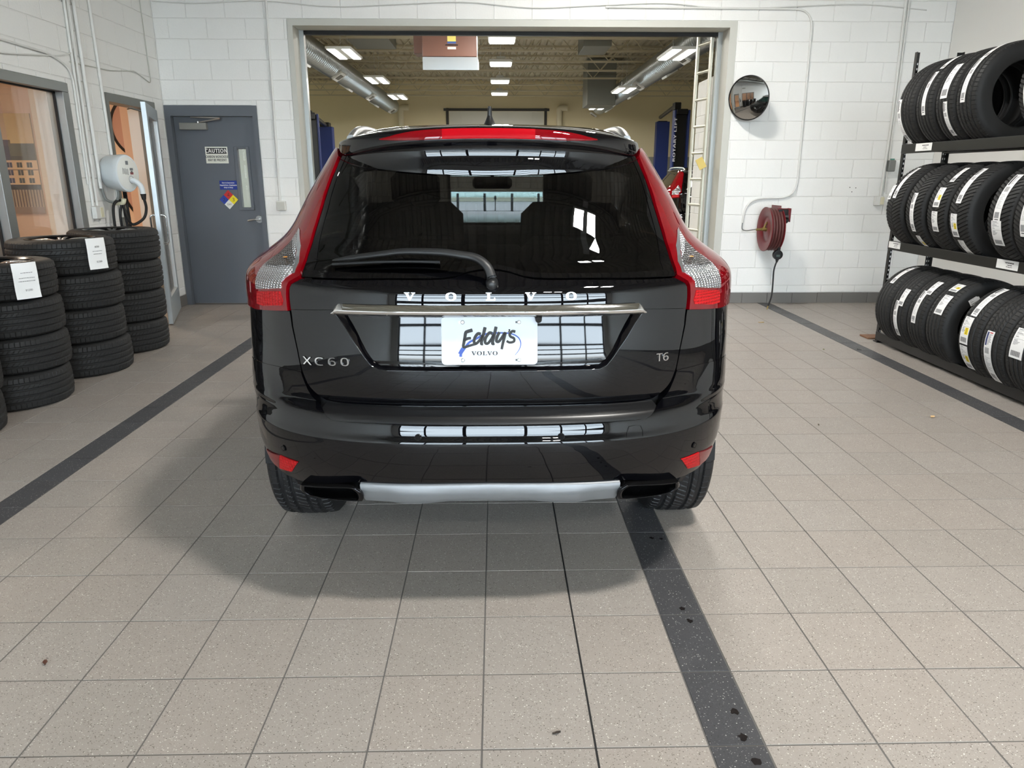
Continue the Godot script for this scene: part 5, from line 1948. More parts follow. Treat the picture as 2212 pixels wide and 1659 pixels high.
	for q in [[4.12, 1.35], [4.19, 1.345], [4.15, 1.30]]:
		var h := MB.new()
		h.x = Transform3D(Basis(Vector3.RIGHT, PI / 2), Vector3(q[0], q[1], ROOM_B - 0.001))
		h.lathe(PackedVector2Array([Vector2(0, 0.003), Vector2(0.005, 0.003), Vector2(0.006, 0.0)]), 10)
		tag(obj("wall_plug", h, M.black_plastic), "dark screw hole left in the block wall between pipe and conduit", "screw hole", "screw holes in the block wall")
	# operator box and duct of this room, above the picture but throwing shade and seen in the mirror
	var op := thing("door_operator", "pale motor box on the wall above the wide opening", "motor box", Vector3(0.34, 3.78, ROOM_B + 0.2))
	sb = MB.new()
	sb.box(Vector3.ZERO, Vector3(1.1, 0.5, 0.38), 0.02)
	obj("housing", sb, M.frame_white, op)
	spiral_duct(Vector3(-2.35, 3.9, -8.4), Vector3(-2.35, 3.9, -1.0), 0.27, "silver spiral duct under the joists of the tiled drive", [])

func cable(pts: Array, label: String) -> void:
	var b := MB.new()
	b.tube(spline(pts, 5), 0.006, 6)
	tag(obj("cable", b, M.white_paint), label, "cable")

func steel_door() -> void:
	var d := struct_node("door_1", "grey steel door with a narrow window and warning signs", "door")
	var g: Material = M.door_grey
	var b := MB.new()
	var z0 := ROOM_B - 0.10
	slab(b, Vector3(-3.672, 0, z0), Vector3(-3.61, 2.115, ROOM_B + 0.012))
	obj("frame_jamb", b, g, d)
	b = MB.new()
	slab(b, Vector3(-2.705, 0, z0), Vector3(-2.655, 2.115, ROOM_B + 0.012))
	obj("frame_jamb", b, g, d)
	b = MB.new()
	slab(b, Vector3(-3.672, 2.115, z0), Vector3(-2.655, 2.226, ROOM_B + 0.012))
	obj("frame_head", b, g, d)
	# leaf with a cut-out for the window
	var zl := -8.758
	var lo := Vector2(-3.607, 0.008); var hi := Vector2(-2.708, 2.112)
	var w0 := Vector2(-2.93, 1.124); var w1 := Vector2(-2.831, 1.767)
	b = MB.new()
	for r in [[lo.x, lo.y, w0.x, hi.y], [w1.x, lo.y, hi.x, hi.y], [w0.x, lo.y, w1.x, w0.y], [w0.x, w1.y, w1.x, hi.y]]:
		slab(b, Vector3(r[0], r[1], zl - 0.045), Vector3(r[2], r[3], zl))
	var leaf := obj("leaf", b, g, d)
	b = MB.new()
	for r in [[-2.969, 1.092, -2.93, 1.794], [-2.831, 1.092, -2.796, 1.794], [-2.93, 1.092, -2.831, 1.124], [-2.93, 1.767, -2.831, 1.794]]:
		b.box(Vector3((r[0] + r[2]) / 2, (r[1] + r[3]) / 2, zl + 0.004), Vector3(r[2] - r[0], r[3] - r[1], 0.016), 0.003)
	obj("window_frame", b, g, leaf)
	b = MB.new()
	slab(b, Vector3(w0.x, w0.y, zl - 0.026), Vector3(w1.x, w1.y, zl - 0.02))
	obj("window_pane", b, M.pane, leaf)
	# closer
	b = MB.new()
	b.box(Vector3(-3.38, 2.008, zl + 0.035), Vector3(0.30, 0.075, 0.06), 0.006)
	var cl := obj("closer", b, mat("closer_grey", rgb(136, 135, 130), 0.4, 0.3), leaf)
	b = MB.new()
	b.tube(PackedVector3Array([Vector3(-3.32, 2.05, zl + 0.05), Vector3(-3.05, 2.085, zl + 0.11)]), 0.008, 6)
	b.tube(PackedVector3Array([Vector3(-3.05, 2.09, zl + 0.11), Vector3(-3.40, 2.105, zl + 0.04)]), 0.008, 6)
	b.cyl(Vector3(-3.32, 2.035, zl + 0.05), Vector3(-3.32, 2.06, zl + 0.05), 0.014, 0.014, 10)
	obj("arm", b, M.steel, cl)
	# lever handle
	b = MB.new()
	b.cyl(Vector3(-2.752, 0.99, zl), Vector3(-2.752, 0.99, zl + 0.014), 0.044, 0.040, 24)
	b.cyl(Vector3(-2.752, 0.99, zl + 0.01), Vector3(-2.752, 0.99, zl + 0.06), 0.012, 0.012, 12)
	b.tube(spline([Vector3(-2.752, 0.99, zl + 0.055), Vector3(-2.80, 0.988, zl + 0.06), Vector3(-2.87, 0.975, zl + 0.055)], 5), 0.010, 8)
	obj("lever_handle", b, M.steel, leaf)
	# signs
	var zs := zl + 0.001
	var cs1 := MB.new()
	cs1.box(Vector3.ZERO, Vector3(0.252, 0.181, 0.003), 0.001)
	var s1 := obj("caution_sign", cs1, mat("sign_white", rgb(222, 222, 210), 0.5))
	s1.position = Vector3(-3.166, 1.7015, zs + 0.0015)
	tag(s1, "white sign headed CAUTION about carbon monoxide on the steel door", "sign")
	var bb := MB.new()
	bb.box(Vector3(0, 0.046, 0.0018), Vector3(0.226, 0.062, 0.001))
	obj("black_band", bb, M.black_plastic, s1)
	text(s1, "lettering", "CAUTION", 0.042, 0.0006, mat("sign_letter", rgb(236, 236, 230), 0.5), sans, Transform3D(Basis.IDENTITY, Vector3(0, 0.046, 0.0026)), 0.98)
	text(s1, "lettering", "CARBON MONOXIDE", 0.026, 0.0006, M.ink, sans, Transform3D(Basis.IDENTITY, Vector3(0, -0.018, 0.0018)), 0.72)
	text(s1, "lettering", "MAY BE PRESENT", 0.026, 0.0006, M.ink, sans, Transform3D(Basis.IDENTITY, Vector3(0, -0.054, 0.0018)), 0.72)
	var s2m := MB.new()
	s2m.box(Vector3.ZERO, Vector3(0.198, 0.101, 0.003), 0.001)
	var s2 := obj("notice_sign", s2m, mat("sign_blue", rgb(24, 52, 140), 0.5))
	s2.position = Vector3(-3.07, 1.372, zs + 0.0015)
	tag(s2, "small blue notice with white lettering on the steel door", "sign")
	for k in 3:
		text(s2, "lettering", ["Due to Insurance", "Regulations, Employees", "Only in Shop."][k], 0.0135, 0.0005, mat("sign_letter", rgb(236, 236, 230), 0.5), sans, Transform3D(Basis.IDENTITY, Vector3(0, 0.026 - 0.026 * k, 0.0018)), 0.9)
	var s3 := thing("hazard_diamond", "four-colour hazard diamond under the blue notice on the door", "sign", Vector3(-3.0815, 1.2105, zs))
	var cols := [["4", rgb(196, 40, 36), Vector2(0, 1)], ["2", rgb(34, 60, 150), Vector2(-1, 0)], ["3", rgb(232, 214, 30), Vector2(1, 0)], ["OXY", rgb(226, 226, 220), Vector2(0, -1)]]
	for c in cols:
		var m := MB.new()
		var o: Vector2 = c[2] * 0.0535
		m.prism(PackedVector2Array([o + Vector2(0, 0.0535), o + Vector2(0.0535, 0), o + Vector2(0, -0.0535), o + Vector2(-0.0535, 0)]), 0.003)
		var q := obj("quarter", m, mat("hazard_" + c[0], c[1], 0.5), s3)
		text(q, "lettering", c[0], 0.036 if c[0] != "OXY" else 0.02, 0.0005, M.ink, mono, Transform3D(Basis.IDENTITY, Vector3(o.x, o.y, 0.0033)))

func glass_door() -> void:
	var tr := struct_node("trim_2", "grey metal frame of the showroom doorway", "frame")
	var T := 0.15
	for r in [[-7.475, -7.437, 0.0, 2.155], [-8.458, -8.415, 0.0, 2.155], [-8.458, -7.437, 2.155, 2.232]]:
		var b := MB.new()
		slab(b, Vector3(ROOM_L - T, r[2], r[0]), Vector3(ROOM_L + 0.014, r[3], r[1]))
		obj("frame_piece", b, M.alu_grey, tr)
	# aluminium and glass leaf, standing ajar into the drive
	var hinge := Vector3(ROOM_L + 0.03, 0, -8.40)
	var free := Vector3(-3.335, 0, -7.44)
	var dir := (free - hinge).normalized()
	var L := hinge.distance_to(free)
	var d := struct_node("door_2", "aluminium framed glass door standing ajar", "door")
	d.transform = Transform3D(Basis(dir, Vector3.UP, dir.cross(Vector3.UP)), hinge)
	var al := mat("leaf_alu", rgb(186, 194, 198), 0.4, 0.35)
	for r in [[0.0, 0.11, 0.012, 2.15], [L - 0.11, L, 0.012, 2.15], [0.11, L - 0.11, 2.03, 2.15], [0.11, L - 0.11, 0.012, 0.27]]:
		var b := MB.new()
		b.box(Vector3((r[0] + r[1]) / 2, (r[2] + r[3]) / 2, 0), Vector3(r[1] - r[0], r[3] - r[2], 0.045), 0.003)
		obj("stile", b, al, d)
	var b := MB.new()
	b.box(Vector3(L / 2, 1.15, 0), Vector3(L - 0.22, 1.76, 0.008))
	obj("pane", b, M.pane, d)
	for s in [-1.0, 1.0]:
		var h := MB.new()
		h.tube(rounded([Vector3(L - 0.055, 1.10, 0.02 * s), Vector3(L - 0.055, 1.10, 0.07 * s), Vector3(L - 0.055, 0.82, 0.07 * s), Vector3(L - 0.055, 0.82, 0.02 * s)], 0.03), 0.011, 8)
		obj("pull_handle", h, M.chrome, d)
	for y in [0.35, 1.02, 1.72]:
		var h := MB.new()
		h.cyl(Vector3(-0.012, y - 0.055, 0.012), Vector3(-0.012, y + 0.055, 0.012), 0.012, 0.012, 10)
		h.box(Vector3(0.01, y, 0.024), Vector3(0.04, 0.11, 0.004), 0.001)
		obj("hinge", h, M.steel, d)
	var c := MB.new()
	c.box(Vector3(0.40, 2.06, 0.05), Vector3(0.26, 0.07, 0.055), 0.006)
	c.tube(PackedVector3Array([Vector3(0.4, 2.10, 0.05), Vector3(0.58, 2.12, 0.16), Vector3(0.32, 2.13, 0.22)]), 0.008, 6)
	obj("closer", c, M.alu_grey, d)

func showroom_window() -> void:
	var w := struct_node("window_1", "aluminium framed showroom window beside the tyre stacks", "window")
	var z0 := -6.8; var z1 := -3.95; var y0 := 0.80; var y1 := 2.236
	for r in [[z0, z0 + 0.095, y0 + 0.075, y1 - 0.075], [z1 - 0.095, z1, y0 + 0.075, y1 - 0.075], [z0, z1, y1 - 0.075, y1], [z0, z1, y0, y0 + 0.075], [-5.80, -5.70, y0 + 0.075, y1 - 0.075], [-4.87, -4.79, y0 + 0.075, y1 - 0.075]]:
		var b := MB.new()
		b.box(Vector3(ROOM_L - 0.055, (r[2] + r[3]) / 2, (r[0] + r[1]) / 2), Vector3(0.14, r[3] - r[2], r[1] - r[0]), 0.004)
		obj("frame_bar", b, M.alu, w)
	for r in [[z0 + 0.095, -5.80], [-5.70, -4.87], [-4.79, z1 - 0.095]]:
		var g := MB.new()
		g.box(Vector3(ROOM_L - 0.07, (y0 + y1) / 2, (r[0] + r[1]) / 2), Vector3(0.006, y1 - y0 - 0.15, r[1] - r[0]))
		obj("pane", g, M.pane, w)
		g = MB.new()
		for z in [r[0] + 0.006, r[1] - 0.006]:
			g.box(Vector3(ROOM_L - 0.06, (y0 + y1) / 2, z), Vector3(0.02, y1 - y0 - 0.15, 0.012))
		g.box(Vector3(ROOM_L - 0.06, y1 - 0.081, (r[0] + r[1]) / 2), Vector3(0.02, 0.012, r[1] - r[0]))
		obj("gasket", g, M.black_rubber, w)

func charger() -> void:
	var o := thing("wall_charger", "white drum-shaped car charger on the wall beside the doorway", "charger", Vector3(ROOM_L + 0.05, 1.505, -7.235))
	o.rotation.y = -0.35
	var white := mat("charger_white", rgb(214, 220, 222), 0.3)
	var b := MB.new()   # drum: axis along x, slightly oval
	b.x = Transform3D(Basis(Vector3(0, 0.95, 0), Vector3(1, 0, 0), Vector3(0, 0, -0.82)), Vector3.ZERO)
	b.x = Transform3D(Basis(Vector3(0, 1, 0), Vector3(1, -0.05, 0), Vector3(0, 0, 0.80)), Vector3.ZERO)
	b.lathe(PackedVector2Array([Vector2(0.0, 0.0), Vector2(0.15, 0.0), Vector2(0.155, 0.03), Vector2(0.168, 0.15), Vector2(0.170, 0.195), Vector2(0.164, 0.207), Vector2(0.150, 0.212), Vector2(0.148, 0.209)]), 48)
	obj("housing", b, white, o)
	var fc := MB.new()
	fc.x = b.x
	fc.lathe(PackedVector2Array([Vector2(0.148, 0.209), Vector2(0.144, 0.2125), Vector2(0.0, 0.2125)]), 48)
	var face_p := obj("front_face", fc, mat("charger_face", rgb(222, 222, 216), 0.35), o)
	var grey := mat("charger_print", rgb(112, 116, 118), 0.5)
	for q in [[0.085, 0.0, 0.03, 0.035, grey], [0.0, -0.045, 0.022, 0.026, grey], [0.0, -0.085 + 0.02, 0.0, 0.0, grey]]:
		if q[2] > 0.0:
			var m := MB.new()
			m.box(Vector3(0.2135, q[0], q[1]), Vector3(0.003, q[3], q[2]), 0.001)
			obj("printed_mark", m, q[4], face_p)
	for k in 5:
		var m := MB.new()
		m.box(Vector3(0.2135, 0.012 - 0.002 * k, 0.055 - 0.014 * k), Vector3(0.002, 0.055 - 0.006 * (k % 2), 0.004))
		obj("printed_mark", m, grey, face_p)
	for k in 2:
		var m := MB.new()
		m.box(Vector3(0.2135, 0.028 - 0.036 * k, -0.045), Vector3(0.003, 0.022, 0.036), 0.001)
		obj("indicator_window", m, [grey, mat("charger_red", rgb(150, 70, 74), 0.4)][k], face_p)
	# plug resting in its socket and the black cable
	var pl := MB.new()
	var pp := spline([Vector3(0.19, -0.075, -0.03), Vector3(0.235, -0.08, -0.05), Vector3(0.27, -0.125, -0.075), Vector3(0.275, -0.20, -0.085)], 6)
	pl.tube(pp, 0.024, 14)
	obj("plug", pl, white, o)
	var bt := MB.new()
	bt.cyl(Vector3(0.275, -0.195, -0.085), Vector3(0.275, -0.25, -0.088), 0.027, 0.018, 14)
	obj("plug_boot", bt, M.black_rubber, o)
	var so := MB.new()
	so.x = Transform3D(Basis(Vector3(0, 1, 0), Vector3(1, 0, 0), Vector3(0, 0, 0.8)), Vector3(0.001, -0.065, -0.03))
	so.lathe(PackedVector2Array([Vector2(0.036, 0.212), Vector2(0.033, 0.218), Vector2(0.028, 0.212), Vector2(0.0, 0.205)]), 24)
	obj("socket", so, mat("socket_grey", rgb(170, 172, 172), 0.4), o)
	var cb := MB.new()
	cb.tube(spline([Vector3(0.275, -0.24, -0.088), Vector3(0.275, -0.33, -0.10), Vector3(0.26, -0.42, -0.07), Vector3(0.22, -0.475, 0.02), Vector3(0.16, -0.43, 0.02), Vector3(0.10, -0.30, 0.0), Vector3(0.08, -0.255, 0.02), Vector3(0.08, -0.30, 0.09), Vector3(0.07, -0.45, 0.10), Vector3(0.07, -0.62, 0.09)], 8), 0.013, 10)
	obj("charging_cable", cb, M.black_rubber, o)
	cb = MB.new()
	cb.tube(spline([Vector3(0.09, -0.15, -0.05), Vector3(0.09, -0.35, -0.06), Vector3(0.085, -0.62, -0.07)], 8), 0.013, 10)
	var pr := PackedVector2Array()
	for k in 19:
		pr.append(Vector2(0.022 if k % 2 == 0 else 0.017, -0.15 - k * 0.007))
	cb.x = Transform3D(Basis.IDENTITY, Vector3(0.09, 0, -0.05))
	cb.lathe(pr, 12)
	obj("charging_cable", cb, M.black_rubber, o)
	cb = MB.new()
	cb.tube(spline([Vector3(0.085, -0.262, -0.01), Vector3(0.08, -0.4, 0.03), Vector3(0.08, -0.62, 0.02)], 8), 0.012, 10)
	cb.tube(spline([Vector3(0.105, -0.262, -0.01), Vector3(0.10, -0.4, -0.01), Vector3(0.10, -0.62, -0.04)], 8), 0.012, 10)
	obj("charging_cable", cb, M.black_rubber, o)
	var hk := MB.new()
	hk.tube(rounded([Vector3(0.0, -0.28, 0.0), Vector3(0.11, -0.28, 0.0), Vector3(0.12, -0.24, 0.0)], 0.02), 0.022, 12)
	obj("cable_hook", hk, mat("ivory", rgb(214, 208, 180), 0.5), o)
	var fl := MB.new()
	fl.tube(spline([Vector3(0.02, -0.13, 0.14), Vector3(0.03, -0.24, 0.12), Vector3(0.06, -0.27, 0.06), Vector3(0.09, -0.22, 0.03), Vector3(0.09, -0.13, 0.03)], 8), 0.012, 10)
	obj("feed_hose", fl, mat("grey_hose", rgb(120, 122, 120), 0.5), o)

func mirror() -> void:
	var c := Vector3(2.795, 2.305, -8.545)
	var n := Vector3(-0.66, -0.13, 0.74).normalized()
	var o := thing("convex_mirror", "round convex mirror with a black rim beside the wide opening", "mirror", c)
	var bs := Basis(Vector3.UP.cross(n).normalized(), n, Vector3.ZERO)
	bs.z = bs.x.cross(bs.y)
	var R := 0.228
	var rad := 0.85
	var b := MB.new()
	b.x = Transform3D(bs, Vector3.ZERO)
	var prof := PackedVector2Array()
	var th := asin(R / rad)
	for k in 17:
		var a := th * (1.0 - k / 16.0)
		prof.append(Vector2(rad * sin(a), rad * (cos(a) - cos(th))))
	b.lathe(prof, 64)
	obj("mirror_face", b, mat("mirror_silver", rgb(214, 216, 216), 0.02, 1.0), o)
	b = MB.new()
	b.x = Transform3D(bs, Vector3.ZERO)
	b.lathe(PackedVector2Array([Vector2(R - 0.004, 0.004), Vector2(R, 0.008), Vector2(R + 0.006, 0.006), Vector2(R + 0.007, -0.004), Vector2(R - 0.002, -0.012), Vector2(0.06, -0.03), Vector2(0, -0.03)]), 64)
	obj("rim", b, M.black_plastic, o)
	b = MB.new()
	b.cyl(-n * 0.025, Vector3(0.05, 0.0, -0.15), 0.016, 0.016, 10)
	b.box(Vector3(0.05, 0.0, -0.15), Vector3(0.09, 0.12, 0.01), 0.002)
	obj("bracket", b, M.steel, o)

func hose_reel() -> void:
	var red := mat("reel_red", rgb(106, 26, 32), 0.35)
	var dark_red := mat("reel_red_hose", rgb(84, 42, 40), 0.55)
	var o := thing("hose_reel", "red wall-mounted air hose reel with hanging inflator hose", "hose reel", Vector3(3.06, 0.895, -8.40))
	var turn := Basis(Vector3(0, -1, 0), Vector3(1, 0, 0), Vector3(0, 0, 1))   # lathe axis along x
	for s in [0.0, 0.135]:
		var b := MB.new()
		b.x = Transform3D(turn, Vector3(s, 0, 0))
		b.lathe(PackedVector2Array([Vector2(0.03, 0.012), Vector2(0.09, 0.012), Vector2(0.11, 0.022), Vector2(0.14, 0.022), Vector2(0.16, 0.004), Vector2(0.235, -0.004), Vector2(0.246, -0.006), Vector2(0.246, 0.004), Vector2(0.235, 0.006), Vector2(0.16, 0.012)] if s == 0.0 else [Vector2(0.0, 0.0), Vector2(0.235, 0.0), Vector2(0.246, 0.002), Vector2(0.246, 0.010), Vector2(0.0, 0.010)]), 48)
		obj("side_disc", b, red, o)
	for k in 4:
		var h := MB.new()
		var ring := PackedVector3Array()
		for i in 49:
			ring.append(Vector3(0.025 + k * 0.032, sin(TAU * i / 48) * 0.222, cos(TAU * i / 48) * 0.222))
		h.tube(ring, 0.016, 8, false)
		obj("hose_coil", h, dark_red, o)
	var b := MB.new()
	b.x = Transform3D(turn, Vector3.ZERO)
	b.lathe(PackedVector2Array([Vector2(0.0, 0.02), Vector2(0.10, 0.02), Vector2(0.10, 0.14), Vector2(0.0, 0.14)]), 32)
	obj("drum", b, red, o)
	b = MB.new()
	b.box(Vector3(0.11, 0.0, -0.285), Vector3(0.14, 0.34, 0.012), 0.003)
	b.box(Vector3(0.165, 0.05, -0.15), Vector3(0.010, 0.42, 0.28), 0.003)
	obj("bracket", b, red, o)
	b = MB.new()   # guide arm with rollers
	b.box(Vector3(0.165, 0.165, 0.10), Vector3(0.15, 0.14, 0.012), 0.004)
	b.box(Vector3(0.235, 0.16, 0.06), Vector3(0.01, 0.15, 0.10), 0.003)
	obj("guide_arm", b, red, o)
	b = MB.new()
	b.box(Vector3(0.15, 0.175, 0.112), Vector3(0.11, 0.10, 0.02), 0.006)
	b.cyl(Vector3(0.12, 0.145, 0.115), Vector3(0.20, 0.145, 0.15), 0.022, 0.022, 12)
	b.cyl(Vector3(0.16, 0.115, 0.13), Vector3(0.20, 0.10, 0.13), 0.03, 0.03, 14)
	obj("roller_guide", b, M.black_plastic, o)
	b = MB.new()
	b.cyl(Vector3(-0.10, -0.005, 0.0), Vector3(-0.01, 0.0, 0.0), 0.012, 0.016, 12)
	b.cyl(Vector3(-0.03, 0.0, 0.0), Vector3(0.05, 0.0, 0.0), 0.022, 0.022, 6)
	b.tube(spline([Vector3(-0.02, 0.0, 0.0), Vector3(0.0, 0.05, 0.01), Vector3(0.01, 0.08, 0.03)], 5), 0.01, 8)
	obj("swivel_fitting", b, mat("brass", rgb(160, 140, 84), 0.35, 0.8), o)
	b = MB.new()
	b.tube(spline([Vector3(0.14, 0.14, 0.13), Vector3(0.155, 0.09, 0.135), Vector3(0.15, 0.02, 0.13)], 6), 0.016, 10)
	obj("outlet_hose", b, dark_red, o)
	b = MB.new()
	b.cyl(Vector3(0.15, 0.03, 0.13), Vector3(0.147, -0.03, 0.13), 0.014, 0.012, 12)
	b.cyl(Vector3(0.147, -0.03, 0.13), Vector3(0.14, -0.10, 0.13), 0.011, 0.011, 12)
	obj("hose_coupling", b, M.steel, o)
	b = MB.new()
	b.cyl(Vector3(0.142, -0.09, 0.13), Vector3(0.132, -0.24, 0.13), 0.020, 0.017, 12)
	b.x = Transform3D(Basis(Vector3.RIGHT, PI / 2), Vector3(0.125, -0.275, 0.13))
	b.lathe(PackedVector2Array([Vector2(0, -0.025), Vector2(0.052, -0.025), Vector2(0.056, 0.0), Vector2(0.052, 0.022), Vector2(0.043, 0.024), Vector2(0.042, 0.018), Vector2(0, 0.018)]), 28)
	b.x = Transform3D.IDENTITY
	b.cyl(Vector3(0.125, -0.32, 0.13), Vector3(0.122, -0.36, 0.13), 0.022, 0.010, 12)
	var gauge := obj("inflator_gauge", b, M.black_rubber, o)
	b = MB.new()
	b.box(Vector3(0.125, -0.285, 0.150), Vector3(0.04, 0.024, 0.002))
	obj("gauge_display", b, mat("display_grey", rgb(70, 84, 80), 0.3), gauge)
	b = MB.new()
	b.tube(spline([Vector3(0.122, -0.35, 0.13), Vector3(0.10, -0.45, 0.13), Vector3(0.10, -0.62, 0.14), Vector3(0.09, -0.74, 0.16), Vector3(0.05, -0.85, 0.19)], 8), 0.0085, 10)
	obj("inflator_hose", b, M.black_rubber, o)
	b = MB.new()
	b.cyl(Vector3(0.05, -0.85, 0.19), Vector3(0.035, -0.885, 0.205), 0.008, 0.006, 10)
	obj("chuck", b, mat("brass", rgb(160, 140, 84), 0.35, 0.8), o)

func spiral_duct(a: Vector3, e: Vector3, r: float, label: String, grilles: Array) -> void:
	var o := thing("duct", label, "duct", a)
	var L := a.distance_to(e)
	var prof := PackedVector2Array()
	var y := 0.0
	while y < L:
		prof.append(Vector2(r, y)); prof.append(Vector2(r, y + 0.12)); prof.append(Vector2(r + 0.006, y + 0.128)); prof.append(Vector2(r, y + 0.136))
		y += 0.14
	var b := MB.new()
	b.x = face(Vector3.ZERO, Vector3.RIGHT, e - a)
	b.lathe(prof, 28)
	b.disc(Vector3.ZERO, Vector3(0, -1, 0), r, 28)
	b.disc(Vector3(0, y, 0), Vector3(0, 1, 0), r, 28)
	obj("spiral_pipe", b, M.galv, o)
	for g in grilles:
		var m := MB.new()
		m.x = Transform3D(Basis(Vector3.BACK, g[1]), Vector3(0, 0, -g[0]))
		m.box(Vector3(0, -r - 0.01, 0), Vector3(0.28, 0.05, 0.5), 0.006)
		var gr := obj("grille", m, M.white_paint, o)
		var s := MB.new()
		s.x = m.x
		s.box(Vector3(0, -r - 0.034, 0), Vector3(0.16, 0.006, 0.36))
		obj("grille_core", s, mat("grille_dark", rgb(96, 92, 80), 0.6), gr)
	var k := 1.0
	while k < L:
		var h := MB.new()
		h.tube(PackedVector3Array([Vector3(0, r, -k if e.z < a.z else k), Vector3(0, JOIST - a.y + 0.02, -k if e.z < a.z else k)]), 0.005, 5)
		obj("hanger", h, M.steel, o)
		k += 3.0

# ---------------------------------------------------------------- workshop
func lift_column(o: Node3D, at: Vector3, h: float, turn: float, words: bool) -> void:
	var c := Node3D.new()
	c.name = "column"
	o.add_child(c, true)
	c.position = at
	c.rotation.y = turn
	var b := MB.new()   # C-shaped post
	b.box(Vector3(0, h / 2, -0.13), Vector3(0.46, h, 0.05), 0.01)
	b.box(Vector3(-0.21, h / 2, 0), Vector3(0.05, h, 0.28), 0.01)
	b.box(Vector3(0.21, h / 2, 0), Vector3(0.05, h, 0.28), 0.01)
	b.box(Vector3(0, 0.02, 0), Vector3(0.6, 0.04, 0.5), 0.01)
	obj("post", b, M.blue_lift, c)
	b = MB.new()
	b.box(Vector3(0, h / 2, -0.06), Vector3(0.36, h - 0.1, 0.06))
	b.box(Vector3(0, h - 0.05, 0.03), Vector3(0.34, 0.16, 0.2), 0.02)
	obj("carriage_track", b, M.black_metal, c)
	b = MB.new()
	b.box(Vector3(0, 1.0, 0.10), Vector3(0.38, 0.6, 0.16), 0.02)
	b.box(Vector3(0.3, 0.72, 0.3), Vector3(0.9, 0.1, 0.12), 0.02)
	obj("lifting_arm", b, M.black_metal, c)
	if words:
		var w := text(c, "lettering", "ROTARY LIFT", 0.13, 0.004, mat("lift_letter", rgb(214, 214, 220), 0.5), sans, Transform3D(Basis(Vector3(0, 0, -1), PI / 2 + PI) * Basis.IDENTITY, Vector3(-0.205, h - 0.85, 0.145)), 1.15)
		w.transform = Transform3D(Basis(Vector3.BACK, PI / 2), Vector3(-0.19, h - 0.85, 0.145)) * Transform3D(Basis.from_scale(Vector3(1.15, 0.55, 1)), Vector3.ZERO)

